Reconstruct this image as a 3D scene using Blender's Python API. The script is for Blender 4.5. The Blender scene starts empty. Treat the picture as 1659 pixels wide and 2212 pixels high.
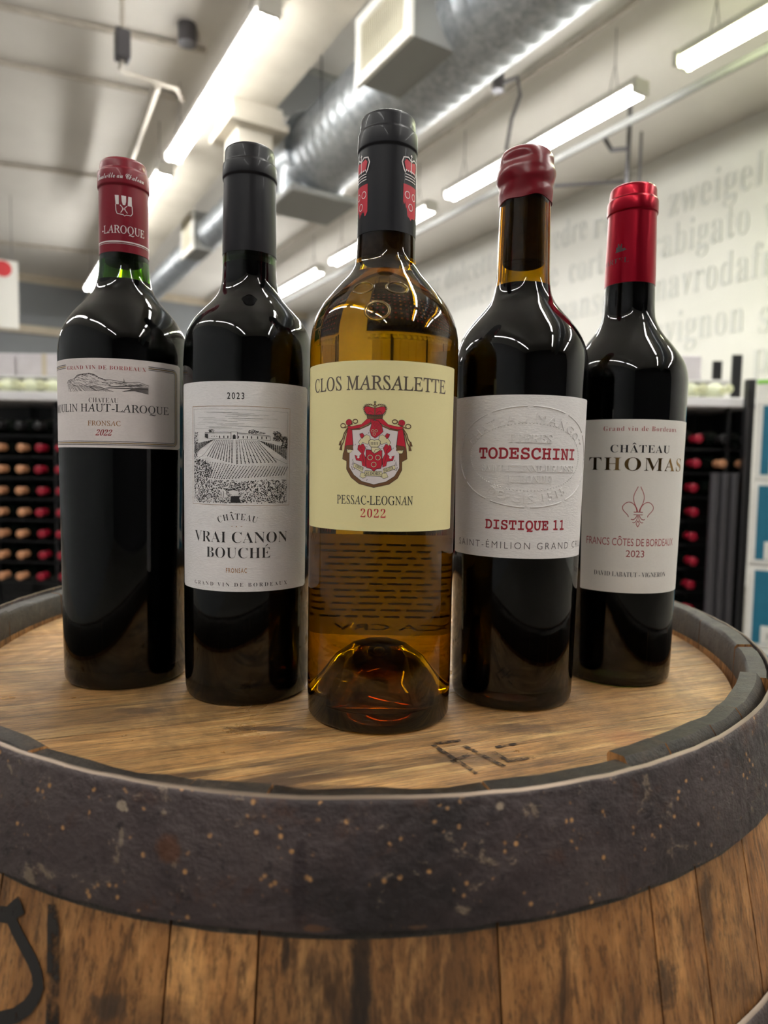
import bpy, bmesh, math, random
from mathutils import Vector, Matrix
random.seed(7)
PI = math.pi
S = bpy.context.scene
COL = S.collection

# ------------------------------------------------------------------ camera, world, exposure
HEAD_Z = 0.93                      # top face of the barrel head
CZ = HEAD_Z + 0.1379               # camera height
cam = bpy.data.cameras.new('camera')
cam.sensor_fit = 'HORIZONTAL'; cam.sensor_width = 36.0
cam.lens = 36.0 * 1475 / 1659
cam.clip_start = 0.01; cam.clip_end = 100
cam.dof.use_dof = True; cam.dof.focus_distance = 0.365
cam.dof.aperture_fstop = 10.5
camo = bpy.data.objects.new('camera', cam); COL.objects.link(camo)
_p, _r = 0.066, 0.0177
_F = Vector((0, math.cos(_p), -math.sin(_p))); _U0 = Vector((0, math.sin(_p), math.cos(_p))); _R0 = Vector((1, 0, 0))
_R = math.cos(_r)*_R0 + math.sin(_r)*_U0; _U = math.cos(_r)*_U0 - math.sin(_r)*_R0
camo.matrix_world = Matrix(((_R.x, _U.x, -_F.x, 0), (_R.y, _U.y, -_F.y, 0), (_R.z, _U.z, -_F.z, CZ), (0, 0, 0, 1)))
S.camera = camo
world = bpy.data.worlds.new('world'); S.world = world; world.use_nodes = True
world.node_tree.nodes['Background'].inputs[0].default_value = (0.9, 0.92, 1.0, 1)
world.node_tree.nodes['Background'].inputs[1].default_value = 0.15
S.view_settings.view_transform = 'Standard'; S.view_settings.look = 'None'
S.view_settings.gamma = 1.0; S.view_settings.use_curve_mapping = False
S.view_settings.exposure = 2.45
TUBE = 9.0                          # radiance of the fluorescent tubes
S.cycles.max_bounces = 16; S.cycles.transmission_bounces = 14; S.cycles.glossy_bounces = 6
S.cycles.diffuse_bounces = 5; S.cycles.transparent_max_bounces = 8
S.cycles.blur_glossy = 0.4; S.cycles.sample_clamp_indirect = 6.0

# ------------------------------------------------------------------ helpers
def lin(c):
    return tuple(((v/255)/12.92 if v/255 <= .04045 else ((v/255+.055)/1.055)**2.4) for v in c) + (1.0,)

class N:
    """small node helper"""
    def __init__(s, name):
        s.m = bpy.data.materials.new(name); s.m.use_nodes = True; s.t = s.m.node_tree
        s.b = s.t.nodes['Principled BSDF']; s.tc = None
    def new(s, t, **kw):
        n = s.t.nodes.new(t)
        for k, v in kw.items(): setattr(n, k, v)
        return n
    def ln(s, a, b): s.t.links.new(a, b)
    def coord(s, scale=(1, 1, 1), rot=(0, 0, 0), loc=(0, 0, 0), rnd=False):
        if s.tc is None: s.tc = s.new('ShaderNodeTexCoord')
        mp = s.new('ShaderNodeMapping'); mp.inputs['Scale'].default_value = scale; mp.inputs['Rotation'].default_value = rot
        mp.inputs['Location'].default_value = loc
        src = s.tc.outputs['Object']
        if rnd:
            oi = s.new('ShaderNodeObjectInfo'); mul = s.new('ShaderNodeMath', operation='MULTIPLY'); mul.inputs[1].default_value = 7.3
            s.ln(oi.outputs['Random'], mul.inputs[0])
            va = s.new('ShaderNodeVectorMath', operation='ADD'); s.ln(src, va.inputs[0]); s.ln(mul.outputs[0], va.inputs[1]); src = va.outputs[0]
        # rotate first, then scale
        if any(rot):
            m2 = s.new('ShaderNodeMapping'); m2.inputs['Rotation'].default_value = rot; s.ln(src, m2.inputs[0]); src = m2.outputs[0]
            mp.inputs['Rotation'].default_value = (0, 0, 0)
        s.ln(src, mp.inputs[0]); return mp.outputs[0]
    def noise(s, vec, scale, detail=4, rough=.55, dist=0):
        n = s.new('ShaderNodeTexNoise'); n.inputs['Scale'].default_value = scale; n.inputs['Detail'].default_value = detail
        n.inputs['Roughness'].default_value = rough; n.inputs['Distortion'].default_value = dist
        s.ln(vec, n.inputs['Vector']); return n.outputs['Fac']
    def ramp(s, fac, stops):
        n = s.new('ShaderNodeValToRGB'); e = n.color_ramp.elements
        while len(e) < len(stops): e.new(0.5)
        for k, (p, c) in enumerate(stops):
            e[k].position = p; e[k].color = c if len(c) == 4 else lin(c)
        s.ln(fac, n.inputs[0]); return n.outputs[0]
    def mix(s, fac, a, b, blend='MIX'):
        n = s.new('ShaderNodeMix', data_type='RGBA', blend_type=blend)
        for i, v in ((0, fac), (6, a), (7, b)):
            if hasattr(v, 'node'): s.ln(v, n.inputs[i])
            else: n.inputs[i].default_value = v
        return n.outputs[2]
    def bump(s, h, strength=.3, dist=.001):
        n = s.new('ShaderNodeBump'); n.inputs['Strength'].default_value = strength; n.inputs['Distance'].default_value = dist
        s.ln(h, n.inputs['Height']); s.ln(n.outputs[0], s.b.inputs['Normal'])
    def set(s, **kw):
        for k, v in kw.items():
            i = s.b.inputs[k.replace('_', ' ')]
            if hasattr(v, 'node'): s.ln(v, i)
            else: i.default_value = v
        return s

def mat(name, c, rough=.5, metal=0.0, spec=.5, **kw):
    n = N(name); n.set(Base_Color=lin(c), Roughness=rough, Metallic=metal)
    n.b.inputs['Specular IOR Level'].default_value = spec
    for k, v in kw.items(): n.b.inputs[k.replace('_', ' ')].default_value = v
    return n.m

class MB:
    def __init__(s): s.v = []; s.f = []; s.mi = []
    def add(s, vs, fs, mi=0):
        b = len(s.v); s.v += [tuple(v) for v in vs]; s.f += [tuple(b+i for i in f) for f in fs]; s.mi += [mi]*len(fs); return s
    def box(s, x0, x1, y0, y1, z0, z1, mi=0, M=None):
        vs = [(x, y, z) for z in (z0, z1) for y in (y0, y1) for x in (x0, x1)]
        if M: vs = [M @ Vector(v) for v in vs]
        return s.add(vs, [(0, 2, 3, 1), (4, 5, 7, 6), (0, 1, 5, 4), (2, 6, 7, 3), (0, 4, 6, 2), (1, 3, 7, 5)], mi)
    def lathe(s, prof, n=64, mi=0, c=(0, 0), fn=None):
        vs = []; fs = []; rows = []
        for (h, r) in prof:
            if r <= 1e-7: rows.append([len(vs)]); vs.append((c[0], c[1], h))
            else:
                row = []
                for k in range(n):
                    a = 2*PI*k/n; rr, hh = (fn(a, h, r) if fn else (r, h))
                    row.append(len(vs)); vs.append((c[0]+rr*math.sin(a), c[1]-rr*math.cos(a), hh))
                rows.append(row)
        for A, B in zip(rows, rows[1:]):
            for k in range(n):
                k2 = (k+1) % n
                if len(A) == 1 and len(B) == 1: continue
                if len(A) == 1: fs.append((A[0], B[k2], B[k]))
                elif len(B) == 1: fs.append((A[k], A[k2], B[0]))
                else: fs.append((A[k], A[k2], B[k2], B[k]))
        return s.add(vs, fs, mi)
    def tube(s, pts, r, n=8, mi=0, cap=True):
        pts = [Vector(p) for p in pts]; vs = []; fs = []
        for i, p in enumerate(pts):
            t = (pts[min(i+1, len(pts)-1)]-pts[max(i-1, 0)]).normalized()
            u = t.cross(Vector((0, 0, 1)));
            if u.length < .05: u = t.cross(Vector((1, 0, 0)))
            u.normalize(); w = t.cross(u); rr = r[i] if isinstance(r, (list, tuple)) else r
            for k in range(n):
                a = 2*PI*k/n; vs.append(p+rr*(math.cos(a)*u+math.sin(a)*w))
        for i in range(len(pts)-1):
            for k in range(n):
                k2 = (k+1) % n; fs.append((i*n+k, i*n+k2, (i+1)*n+k2, (i+1)*n+k))
        if cap: fs.append(tuple(range(n))); fs.append(tuple(range(len(vs)-1, len(vs)-1-n, -1)))
        return s.add(vs, fs, mi)
    def prism(s, poly, z0, z1, mi=0):
        n = len(poly); vs = [(x, y, z0) for x, y in poly]+[(x, y, z1) for x, y in poly]
        fs = [tuple(range(n-1, -1, -1)), tuple(range(n, 2*n))]+[(k, (k+1) % n, n+(k+1) % n, n+k) for k in range(n)]
        return s.add(vs, fs, mi)
    def obj(s, name, mats, parent=None, smooth=None, flip=False, bevel=0, recalc=True, loc=None, rotz=0):
        me = bpy.data.meshes.new(name); me.from_pydata(s.v, [], s.f)
        mats = mats if isinstance(mats, (list, tuple)) else [mats]
        for m in mats: me.materials.append(m)
        for p, i in zip(me.polygons, s.mi): p.material_index = i
        if recalc:
            bm = bmesh.new(); bm.from_mesh(me); bmesh.ops.recalc_face_normals(bm, faces=bm.faces)
            if bevel: bmesh.ops.bevel(bm, geom=bm.edges[:], offset=bevel, segments=1, affect='EDGES', clamp_overlap=True)
            bm.to_mesh(me); bm.free()
        if smooth is not None:
            me.shade_smooth(); me.set_sharp_from_angle(angle=math.radians(smooth))
        o = bpy.data.objects.new(name, me); COL.objects.link(o)
        if parent: o.parent = parent
        if loc: o.location = loc; o.rotation_euler = (0, 0, rotz)
        return o

def tag(o, label, cat, group=None, kind=None):
    o['label'] = label; o['category'] = cat
    if group: o['group'] = group
    if kind: o['kind'] = kind
    return o
def thing(name, label, cat, loc=(0, 0, 0), rotz=0, group=None):
    o = bpy.data.objects.new(name, None); o.empty_display_size = .05; COL.objects.link(o)
    o.location = loc; o.rotation_euler = (0, 0, rotz); return tag(o, label, cat, group)
def struct(o): o['kind'] = 'structure'; return o
def dup(root, loc, rotz=0):
    r = root.copy(); COL.objects.link(r); r.location = loc; r.rotation_euler = (0, 0, rotz)
    for ch in list(root.children):
        c = ch.copy(); COL.objects.link(c); c.parent = r
        for g in list(ch.children):
            d = g.copy(); COL.objects.link(d); d.parent = c
    return r
def retag(o, label=None, group=None):
    if label: o['label'] = label
    if group: o['group'] = group

YAW = 0.5352                        # the shop runs 30.7 degrees to the left of the view
def W(lat, al, z=0): return Vector((lat*math.cos(YAW)-al*math.sin(YAW), lat*math.sin(YAW)+al*math.cos(YAW), CZ+z))

# ------------------------------------------------------------------ plain materials
def painted(name, c, rough=.6, scale=6, amt=8):
    n = N(name); v = n.coord()
    f = n.noise(v, scale, 5); n.set(Base_Color=n.ramp(f, [(.3, tuple(max(0, x-amt) for x in c)), (.7, tuple(min(255, x+amt) for x in c))]), Roughness=rough)
    n.bump(n.noise(v, scale*12, 3), .1, .002); return n.m
M_ceil = painted('ceiling_paint', (211, 206, 199), .7, 1.2, 5)
M_wall = painted('white_wall_paint', (222, 220, 215), .6, 1.0, 4)
M_grey = painted('grey_wall_paint', (134, 137, 141), .7, 1.0, 5)
M_greydark = painted('dim_wall', (74, 74, 80), .7, 1.0, 6)
M_floor = painted('concrete', (118, 112, 104), .35, 2.0, 14)
M_trim = painted('cream_trim', (196, 184, 164), .6)
M_beam = painted('beam_paint', (186, 179, 166), .6, 3, 8)
M_white = mat('white_enamel', (232, 230, 224), .4)
M_pipe = painted('pipe_paint', (178, 170, 158), .5, 9, 14)
M_letter = mat('grey_letter', (206, 206, 203), .5)
def galv():
    n = N('galvanised_steel'); v = n.coord()
    vo = n.new('ShaderNodeTexVoronoi'); vo.inputs['Scale'].default_value = 40; n.ln(v, vo.inputs['Vector'])
    n.set(Base_Color=n.ramp(vo.outputs['Color'], [(0, (150, 156, 162)), (1, (196, 200, 204))]), Metallic=.85, Roughness=.42)
    return n.m
M_galv = galv()
M_panel = mat('grey_panel', (138, 138, 136), .6)
M_black = mat('black_metal', (26, 26, 28), .4)
M_rackgrey = mat('grey_metal', (92, 90, 94), .35, .6)
def emit(name, c, st):
    n = N(name); n.set(Base_Color=(0, 0, 0, 1)); n.b.inputs['Emission Color'].default_value = lin(c); n.b.inputs['Emission Strength'].default_value = st
    return n.m
M_tube = emit('tube_light', (253, 252, 247), TUBE)
M_tubeg = emit('tube_light_green', (246, 255, 205), TUBE)

# ------------------------------------------------------------------ the room
CH = 3.32                           # ceiling above the camera
def room_obj(name, mb, m, smooth=None):   # mesh given in (lat, along, height above floor)
    o = mb.obj(name, m, smooth=smooth); o.rotation_euler = (0, 0, YAW); return o
L0, L1, A0, A1 = -4.2, 6.25, -6.5, 14.0
struct(room_obj('floor', MB().box(L0-.1, L1+.1, A0-.1, A1+.1, -.1, 0), M_floor))
struct(room_obj('ceiling', MB().box(L0-.1, L1+.1, A0-.1, A1+.1, CZ+CH, CZ+CH+.1), M_ceil))
struct(room_obj('wall_right', MB().box(L1, L1+.1, A0, A1, 0, CZ+CH), M_wall))
struct(room_obj('wall_left', MB().box(L0-.1, L0, A0, A1, 0, CZ+CH), M_grey))
struct(room_obj('wall_back', MB().box(L0-.1, L1+.1, A1, A1+.1, 0, CZ+CH), M_grey))
struct(room_obj('wall_front', MB().box(L0-.1, L1+.1, A0-.1, A0, 0, CZ+CH), M_greydark))
struct(room_obj('trim_1', MB().box(L0, L1, A1-.06, A1, CZ+2.28, CZ+2.42), M_trim))
struct(room_obj('trim_2', MB().box(L0, L1, A1-.03, A1, CZ+3.18, CZ+CH), M_trim))
# beam and column
b = MB(); b.box(1.80, 2.10, A0, A1, CZ+2.99, CZ+CH); b.box(1.74, 2.16, A0, A1, CZ+2.93, CZ+2.99)
struct(room_obj('beam', b, M_beam))
b = MB(); b.box(1.86, 2.16, 5.58, 5.90, 0, CZ+2.78); struct(room_obj('column', b, M_beam))
b = MB(); b.box(1.80, 2.22, 5.50, 5.98, CZ+2.78, CZ+2.93); b.box(1.76, 2.26, 5.46, 6.02, CZ+2.745, CZ+2.80)
struct(room_obj('column_capital', b, M_beam))
b = MB(); b.box(2.32, 3.1, 5.45, 6.2, CZ+CH-.06, CZ+CH-.005)
tag(room_obj('ceiling_panel', b, M_panel), 'dark grey flat panel set in the ceiling beside the column head', 'panel')

# ---- fluorescent lights
def fixture(lat, a0, length, label, group, tm=M_tube):
    t = thing('fluorescent_light', label, 'light', W(lat, a0, 2.75), YAW, group)
    b = MB(); b.box(-.065, .065, 0, length, .035, .085); b.box(-.045, .045, .02, length-.02, .085, .105)
    b.box(-.075, .075, -.012, .03, -.02, .085); b.box(-.075, .075, length-.03, length+.012, -.02, .085)
    b.obj('housing', M_white, t, bevel=.004)
    for s in (-1, 1):
        MB().tube([(s*.042, .02, 0), (s*.042, length-.02, 0)], .021, 12).obj('tube', tm, t, smooth=50)
    for y in (.25, length-.25):
        for s in (-1, 1):
            MB().tube([(s*.05, y, .09), (0, y, .3), (0, y, CH-2.75+.002)], .0035, 6).obj('hanger', M_rackgrey, t)
    return t
pos = [('third', 3), ]
def ordn(i): return ['nearest', 'second', 'third', 'fourth', 'fifth', 'sixth'][i]
for i, a in enumerate((4.11, 6.82, 9.45)):
    fixture(1.57, a, 2.42 if i < 2 else 2.6, '%s fluorescent light of the row left of the white beam' % ordn(i).capitalize(), 'lights left of the beam')
for i, a in enumerate((0.80, 3.50, 6.2, 8.98, 11.4)):
    fixture(4.16+.02*i, a, 2.36, '%s fluorescent light of the row between duct and lettered wall' % ordn(i).capitalize(), 'lights right of the duct', M_tubeg if i == 0 else M_tube)
for i, a in enumerate((1.3, -1.5, -4.3)): fixture(1.57, a, 2.42, 'left-row fluorescent light overhead behind the viewer, %s back' % ('first', 'second', 'third')[i], 'lights behind the viewer')
for i, a in enumerate((-1.9, -4.6)): fixture(4.14, a, 2.36, 'right-row fluorescent light overhead behind the viewer, %s back' % ('first', 'second')[i], 'lights behind the viewer')
for i, a in enumerate((-4.3, -1.5, 1.3, 4.1, 9.4)): fixture(-2.2, a, 2.42, 'added fluorescent light of an unseen far left row, %s from the rear' % ('first', 'second', 'third', 'fourth', 'fifth')[i], 'added lights of the far left row')  # unseen row, added to brighten the bottle labels and barrel front

# ---- spiral duct
dt = thing('spiral_duct', 'large round galvanised spiral air duct hanging along the ceiling', 'duct', W(2.72, -6.4, 2.80), YAW)
R = .34
def duct_run(y0, y1, r, name):
    prof = []; n = 40; k = int((y1-y0)/.13)
    b = MB(); ring = []
    ys = []
    for i in range(k):
        y = y0+(y1-y0)*i/k; d = (y1-y0)/k
        ys += [(y, r), (y+d-.012, r), (y+d-.008, r+.0013), (y+d-.004, r+.0013)]
    ys.append((y1, r))
    vs = []; fs = []
    for (y, rr) in ys:
        for j in range(n):
            a = 2*PI*j/n; vs.append((rr*math.cos(a), y+.10*(a/(2*PI)), rr*math.sin(a)))
    for i in range(len(ys)-1):
        for j in range(n): fs.append((i*n+j, i*n+(j+1) % n, (i+1)*n+(j+1) % n, (i+1)*n+j))
    b.add(vs, fs); return b.obj(name, M_galv, dt, smooth=60)
duct_run(0, 4.2, R, 'duct_section'); duct_run(4.2, 8.3, R, 'duct_section'); duct_run(8.3, 12.1, R, 'duct_section')
for y in (4.2, 8.3): MB().tube([(0, y-.03, 0), (0, y+.09, 0)], R+.012, 40, cap=False).obj('collar', M_galv, dt, smooth=60)
# elbow down to a flat outlet
b = MB(); el = []
b.tube([(0, 12.05, 0), (0, 12.25, -.01), (0, 12.38, -.08), (.0, 12.44, -.2), (0, 12.46, -.34)], [R, R, R*.98, R*.9, R*.85], 32); b.obj('elbow', M_galv, dt, smooth=60)
b = MB(); b.box(-.33, .33, 12.1, 12.76, -.40, -.34); b.obj('outlet_plate', M_panel, dt, bevel=.01)
# reducer and thinner run
b = MB(); b.tube([(-.1, 12.2, .05), (-.2, 12.7, .05)], [.3, .17], 32); b.obj('reducer', M_galv, dt, smooth=60)
duct2 = MB(); duct2.tube([(-.2, 12.6+.3*i, .05) for i in range(26)], .17, 28)
for i in range(25): duct2.tube([(-.2, 12.6+.3*i, .05), (-.2, 12.62+.3*i, .05)], .178, 28)
duct2.obj('thin_duct', M_galv, dt, smooth=60)
for y in (1, 5, 9, 11.5): 
    for s in (-1, 1): MB().tube([(s*R, y, 0), (s*R, y, CH-2.8+.002)], .006, 6).obj('strap', M_rackgrey, dt)
M_louv = mat('cream_louver', (214, 208, 188), .5)
def register(y0, y1, z0, z1, lx, depth, label):
    # box on the left flank of the duct with a louvred face looking left
    Lh, Hh = y1-y0, z1-z0
    b = MB(); b.box(.015, depth, 0, Lh, 0, Hh); t = b.obj('air_register', M_panel, dt); t.location = (lx, y0, z0); t['label'] = label
    b = MB(); w = .045
    b.box(-.01, .02, -.02, Lh+.02, -.02, w); b.box(-.01, .02, -.02, Lh+.02, Hh-w, Hh+.02)
    b.box(-.01, .02, -.02, w, w, Hh-w); b.box(-.01, .02, Lh-w, Lh+.02, w, Hh-w); b.obj('frame', M_white, t)
    n = max(5, int((Lh-2*w)/.024))
    me = MB().box(-.002, .014, -.003, .003, w, Hh-w).obj('louver', M_louv, t); me.location = (0, w+.012, 0); me.rotation_euler = (0, 0, .5)
    for i in range(1, n):
        c = me.copy(); COL.objects.link(c); c.parent = t; c.location = (0, w+.012+(Lh-2*w-.02)*i/(n-1), 0)
    return t
register(9.92, 10.55, -.28, .12, -.52, .42, 'cream louvred air register boxed onto the side of the large duct')
register(15.0, 15.5, -.16, .3, -.42, .25, 'small cream air register on the thinner far duct')

# ---- pipes, boxes and rods on the ceiling
def pipe(name, pts, r, label, cat='pipe', m=M_pipe, group=None, n=8):
    b = MB(); b.tube(pts, r, n); return tag(b.obj(name, m, smooth=60), label, cat, group)
zc = 3.29
for (a, c, w) in [((-.9, 6.13), (1.62, 5.65), 'ending at the round ceiling box'), ((-.9, 6.9), (1.67, 6.48), 'crossing behind the hanging conduit'),
                  ((-.9, 9.25), (1.7, 8.6), 'third from the viewer'), ((-.9, 12.4), (1.7, 11.82), 'farthest, above the grey wall')]:
    pipe('ceiling_conduit', [W(*a, zc), W(*c, zc)], .024, 'thin grey conduit across the left ceiling, '+w, 'pipe', group='conduits across the ceiling')
t = thing('junction_box', 'grey junction box on a short rod under the left ceiling', 'electrical box', W(.92, 5.27, 2.80), YAW)
MB().box(-.05, .05, -.05, .05, .02, .22).obj('box', M_rackgrey, t, bevel=.01)
MB().tube([(0, 0, .2), (0, 0, CH-2.80+.002)], .016, 8).obj('rod', M_pipe, t)
MB().tube([(0, 0, CH-2.82), (0, 0, CH-2.80+.002)], .05, 12).obj('ceiling_plate', M_pipe, t)
pts = [W(.92, 5.27, 2.815), W(.93, 5.42, 2.84), W(.97, 5.55, 2.89), W(1.1, 5.57, 2.90), W(1.24, 5.58, 2.90)]
pipe('cable', pts+[W(1.38, 5.62, 2.92), W(1.47, 5.8, 2.93)], .014, 'dark bent cable from the junction box to the left light', 'cable')
pipe('hanging_conduit', [W(1.24, 5.66, 2.93), W(1.32, 7.2, 2.93), W(1.36, 9.4, 2.93)], .034, 'pale conduit running back from the junction box', 'pipe')
t = thing('ceiling_box', 'round ceiling box with a looped cord beside the left light', 'electrical box', W(1.42, 5.45, 3.2), YAW)
MB().tube([(0, 0, -.02), (0, 0, CH-3.2+.002)], .07, 16).obj('box', M_rackgrey, t)
MB().tube([(.06*math.cos(a)+.03, 0, .02+.11*math.sin(a)) for a in [PI*i/10 for i in range(11)]], .01, 6).obj('cord', M_pipe, t)
pipe('long_conduit', [W(4.62, -2, 2.86), W(4.66, 13.9, 2.86)], .034, 'long grey conduit running beside the right row of lights', 'pipe', M_panel)
pipe('upper_conduit', [W(4.0, -2, 3.27), W(4.0, 13.9, 3.27)], .022, 'thin conduit on the ceiling above the right lights', 'pipe')
t = thing('sprinkler_drop', 'thin vertical pipe drop with cross arm under the right ceiling', 'pipe', W(5.0, 4.3, 2.55), YAW)
MB().tube([(0, 0, -.12), (0, 0, CH-2.55+.002)], .02, 8).obj('rod', M_rackgrey, t)
MB().tube([(.1, -.05, .0), (.1, -.05, .45)], .012, 8).obj('rod', M_rackgrey, t)
MB().tube([(0, 0, .3), (-.1, .1, .3), (-.2, .1, .38)], .02, 8).obj('arm', M_rackgrey, t)
MB().tube([(0, 0, .02), (-.4, .5, .06)], .014, 8).obj('arm', M_rackgrey, t)
t = thing('ceiling_sensor', 'small grey ceiling head with curved hose above right light', 'electrical box', W(3.75, 4.6, 3.12), YAW)
MB().tube([(0, 0, 0), (0, 0, CH-3.12+.002)], .05, 12).obj('box', M_rackgrey, t)
MB().tube([(0, .0, .05), (.12, -.1, .1), (.2, -.05, 0), (.24, .1, -.12), (.36, .3, -.27)], .016, 8).obj('hose', M_rackgrey, t)
t = thing('projector', 'small dark projector hung near the lettered wall', 'projector', W(5.6, 6.2, 2.95), YAW)
MB().box(-.25, .1, -.1, .1, -.05, .05).obj('body', M_black, t, bevel=.01); MB().tube([(0, 0, .04), (0, 0, CH-2.95+.002)], .015, 8).obj('rod', M_rackgrey, t)

# ---- text helper
def mseq(s, up, lo=None, dg=None):
    r = ''
    for ch in s:
        if 'A' <= ch <= 'Z': r += chr(up+ord(ch)-65)
        elif lo and 'a' <= ch <= 'z': r += chr(lo+ord(ch)-97)
        elif dg and ch.isdigit(): r += chr(dg+int(ch))
        else: r += ch
    return r
STY = {'sans': lambda s: s, 'bold': lambda s: mseq(s, 0x1D400, 0x1D41A, 0x1D7CE), 'roman': lambda s: mseq(s, 0x1D434, None, 0x1D7CE),
       'script': lambda s: mseq(s, 0x1D4D0, 0x1D4EA), 'mono': lambda s: mseq(s, 0x1D670, 0x1D68A, 0x1D7F6)}
def glyphs(s, style='sans', off=0.0, sp=1.0, extrude=0.0, res=3):
    c = bpy.data.curves.new('t', 'FONT'); c.body = STY[style](s); c.size = 1; c.offset = off; c.space_character = sp
    c.extrude = extrude; c.resolution_u = res
    o = bpy.data.objects.new('t', c); COL.objects.link(o)
    dg = bpy.context.evaluated_depsgraph_get()
    me = bpy.data.meshes.new_from_object(o.evaluated_get(dg))
    bpy.data.objects.remove(o); bpy.data.curves.remove(c)
    vs = [tuple(v.co) for v in me.vertices]; fs = [tuple(p.vertices) for p in me.polygons]; bpy.data.meshes.remove(me)
    if style == 'roman' : vs = [(x-y*.268, y, z) for x, y, z in vs]
    return vs, fs
def bbox(vs):
    xs = [v[0] for v in vs]; ys = [v[1] for v in vs]; return min(xs), max(xs), min(ys), max(ys)

# ---- grape names on the right wall
rows = [(2.69, [('mourvedre', 8.05, 5.98), ('rolle', 5.86, 5.05), ('zweigelt', 4.80, 3.62), ('dolcetto', 8.95, 7.45+1.0)]),
        (2.24, [('traminer', 9.6, 8.1)]), ]
words = [('riz', 9.35, 8.95, 2.76), ('dolcetto', 8.80, 7.50, 2.755), ('mourvedre', 7.30, 5.95, 2.74), ('rolle', 5.84, 5.08, 2.70), ('zweigelt', 4.82, 3.70, 2.65), 
         ('traminer', 9.15, 7.65, 2.36), ('durize', 7.45, 6.40, 2.30), ('cortese', 6.20, 5.25, 2.27), ('rabigato', 5.02, 3.93, 2.25), ('verdelho', 3.80, 2.6, 2.24),
         ('manseng', 6.45, 5.20, 1.83), ('mavrodafni', 5.02, 3.55, 1.81), ('sauvignon', 5.25, 3.93, 1.34), ('semillon', 3.78, 2.6, 1.30), ('pinot', 3.82, 3.1, .93)]
for s, a0, a1, z in words:
    vs, fs = glyphs(s, 'bold', -.012, 1.06, .08)
    x0, x1, y0, y1 = bbox(vs); k = (a0-a1)/(x1-x0); ky = .335/.70
    b = MB(); b.add([(L1-.001-(z_+.08)*.07, a0-(x-x0)*k, CZ+z+y*ky) for x, y, z_ in vs], fs)
    tag(room_obj('wall_lettering', b, M_letter), 'raised grey word "%s" on the white right wall' % s, 'lettering', 'grape names on the wall')

# ---- sign at far left
t = thing('hanging_sign', 'white hanging sign with a red emblem at the left edge', 'sign', W(.2, 10.0, 1.67), YAW)
MB().box(-.5, .27, 0, .03, 0, .84).obj('board', M_white, t)
MB().tube([(.1, -.004, .73), (.1, 0.0, .73)], .1, 20).obj('emblem', mat('red_emblem', (214, 60, 66), .5), t)
for x in (-.4, .2): MB().tube([(x, .015, .84), (x, .015, CH-1.67+.002)], .004, 6).obj('wire', M_rackgrey, t)

# ------------------------------------------------------------------ wine racks behind
M_dglass = mat('dark_glass', (14, 20, 16), .06); M_dglass.node_tree.nodes['Principled BSDF'].inputs['Coat Weight'].default_value = .5
M_redcap = mat('red_capsule', (150, 22, 44), .35); M_tancap = mat('tan_capsule', (198, 142, 104), .4)
M_gldcap = mat('pale_foil', (214, 216, 178), .35, .3); M_pglass = mat('pale_glass', (206, 210, 184), .12)
M_blkcap = mat('black_capsule', (30, 28, 30), .3)
def rack_proto(cap, glass, label, group):
    t = thing('wine_bottle', label, 'bottle', (0, 0, 0), 0, group)
    def lay(prof): # lathe about z -> lie along y, neck towards the viewer
        b = MB(); b.lathe(prof, 16); b.v = [(x, -z, y) for x, y, z in b.v]; return b
    lay([(0, .02), (.003, .034), (.01, .037), (.19, .037), (.215, .030), (.232, .017), (.25, .0145), (.262, .014)]).obj('body', glass, t, smooth=40)
    lay([(.25, .0155), (.295, .0155), (.296, .0175), (.305, .0175), (.3065, .015), (.307, 0)]).obj('capsule', cap, t, smooth=40)
    return t
P = {'red': rack_proto(M_redcap, M_dglass, 'dark bottle with a red capsule lying in the black rack', 'red-capped bottles in the rack'),
     'tan': rack_proto(M_tancap, M_dglass, 'dark bottle with a tan capsule lying in the black rack', 'tan-capped bottles in the rack'),
     'blk': rack_proto(M_blkcap, M_dglass, 'dark bottle with a black capsule lying in the black rack', 'black-capped bottles in the rack'),
     'pale': rack_proto(M_gldcap, M_pglass, 'pale green bottle with light foil lying on the rack top', 'pale bottles on the rack top')}
first = {k: True for k in P}
def put(k, x, y, z):
    if first[k]: P[k].location = (x, y, z); first[k] = False; return P[k]
    return dup(P[k], (x, y, z))
M_carton = painted('carton', (206, 200, 206), .7, 20, 6)
M_shelf = mat('white_shelf', (226, 224, 226), .5)
ORD = 'first second third fourth fifth sixth seventh eighth ninth tenth eleventh twelfth thirteenth fourteenth fifteenth sixteenth seventeenth eighteenth nineteenth twentieth twenty-first twenty-second twenty-third twenty-fourth twenty-fifth twenty-sixth'.split()
CAPW = {'red': 'red-capped', 'tan': 'tan-capped', 'blk': 'black-capped', 'pale': 'pale-foiled'}
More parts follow.
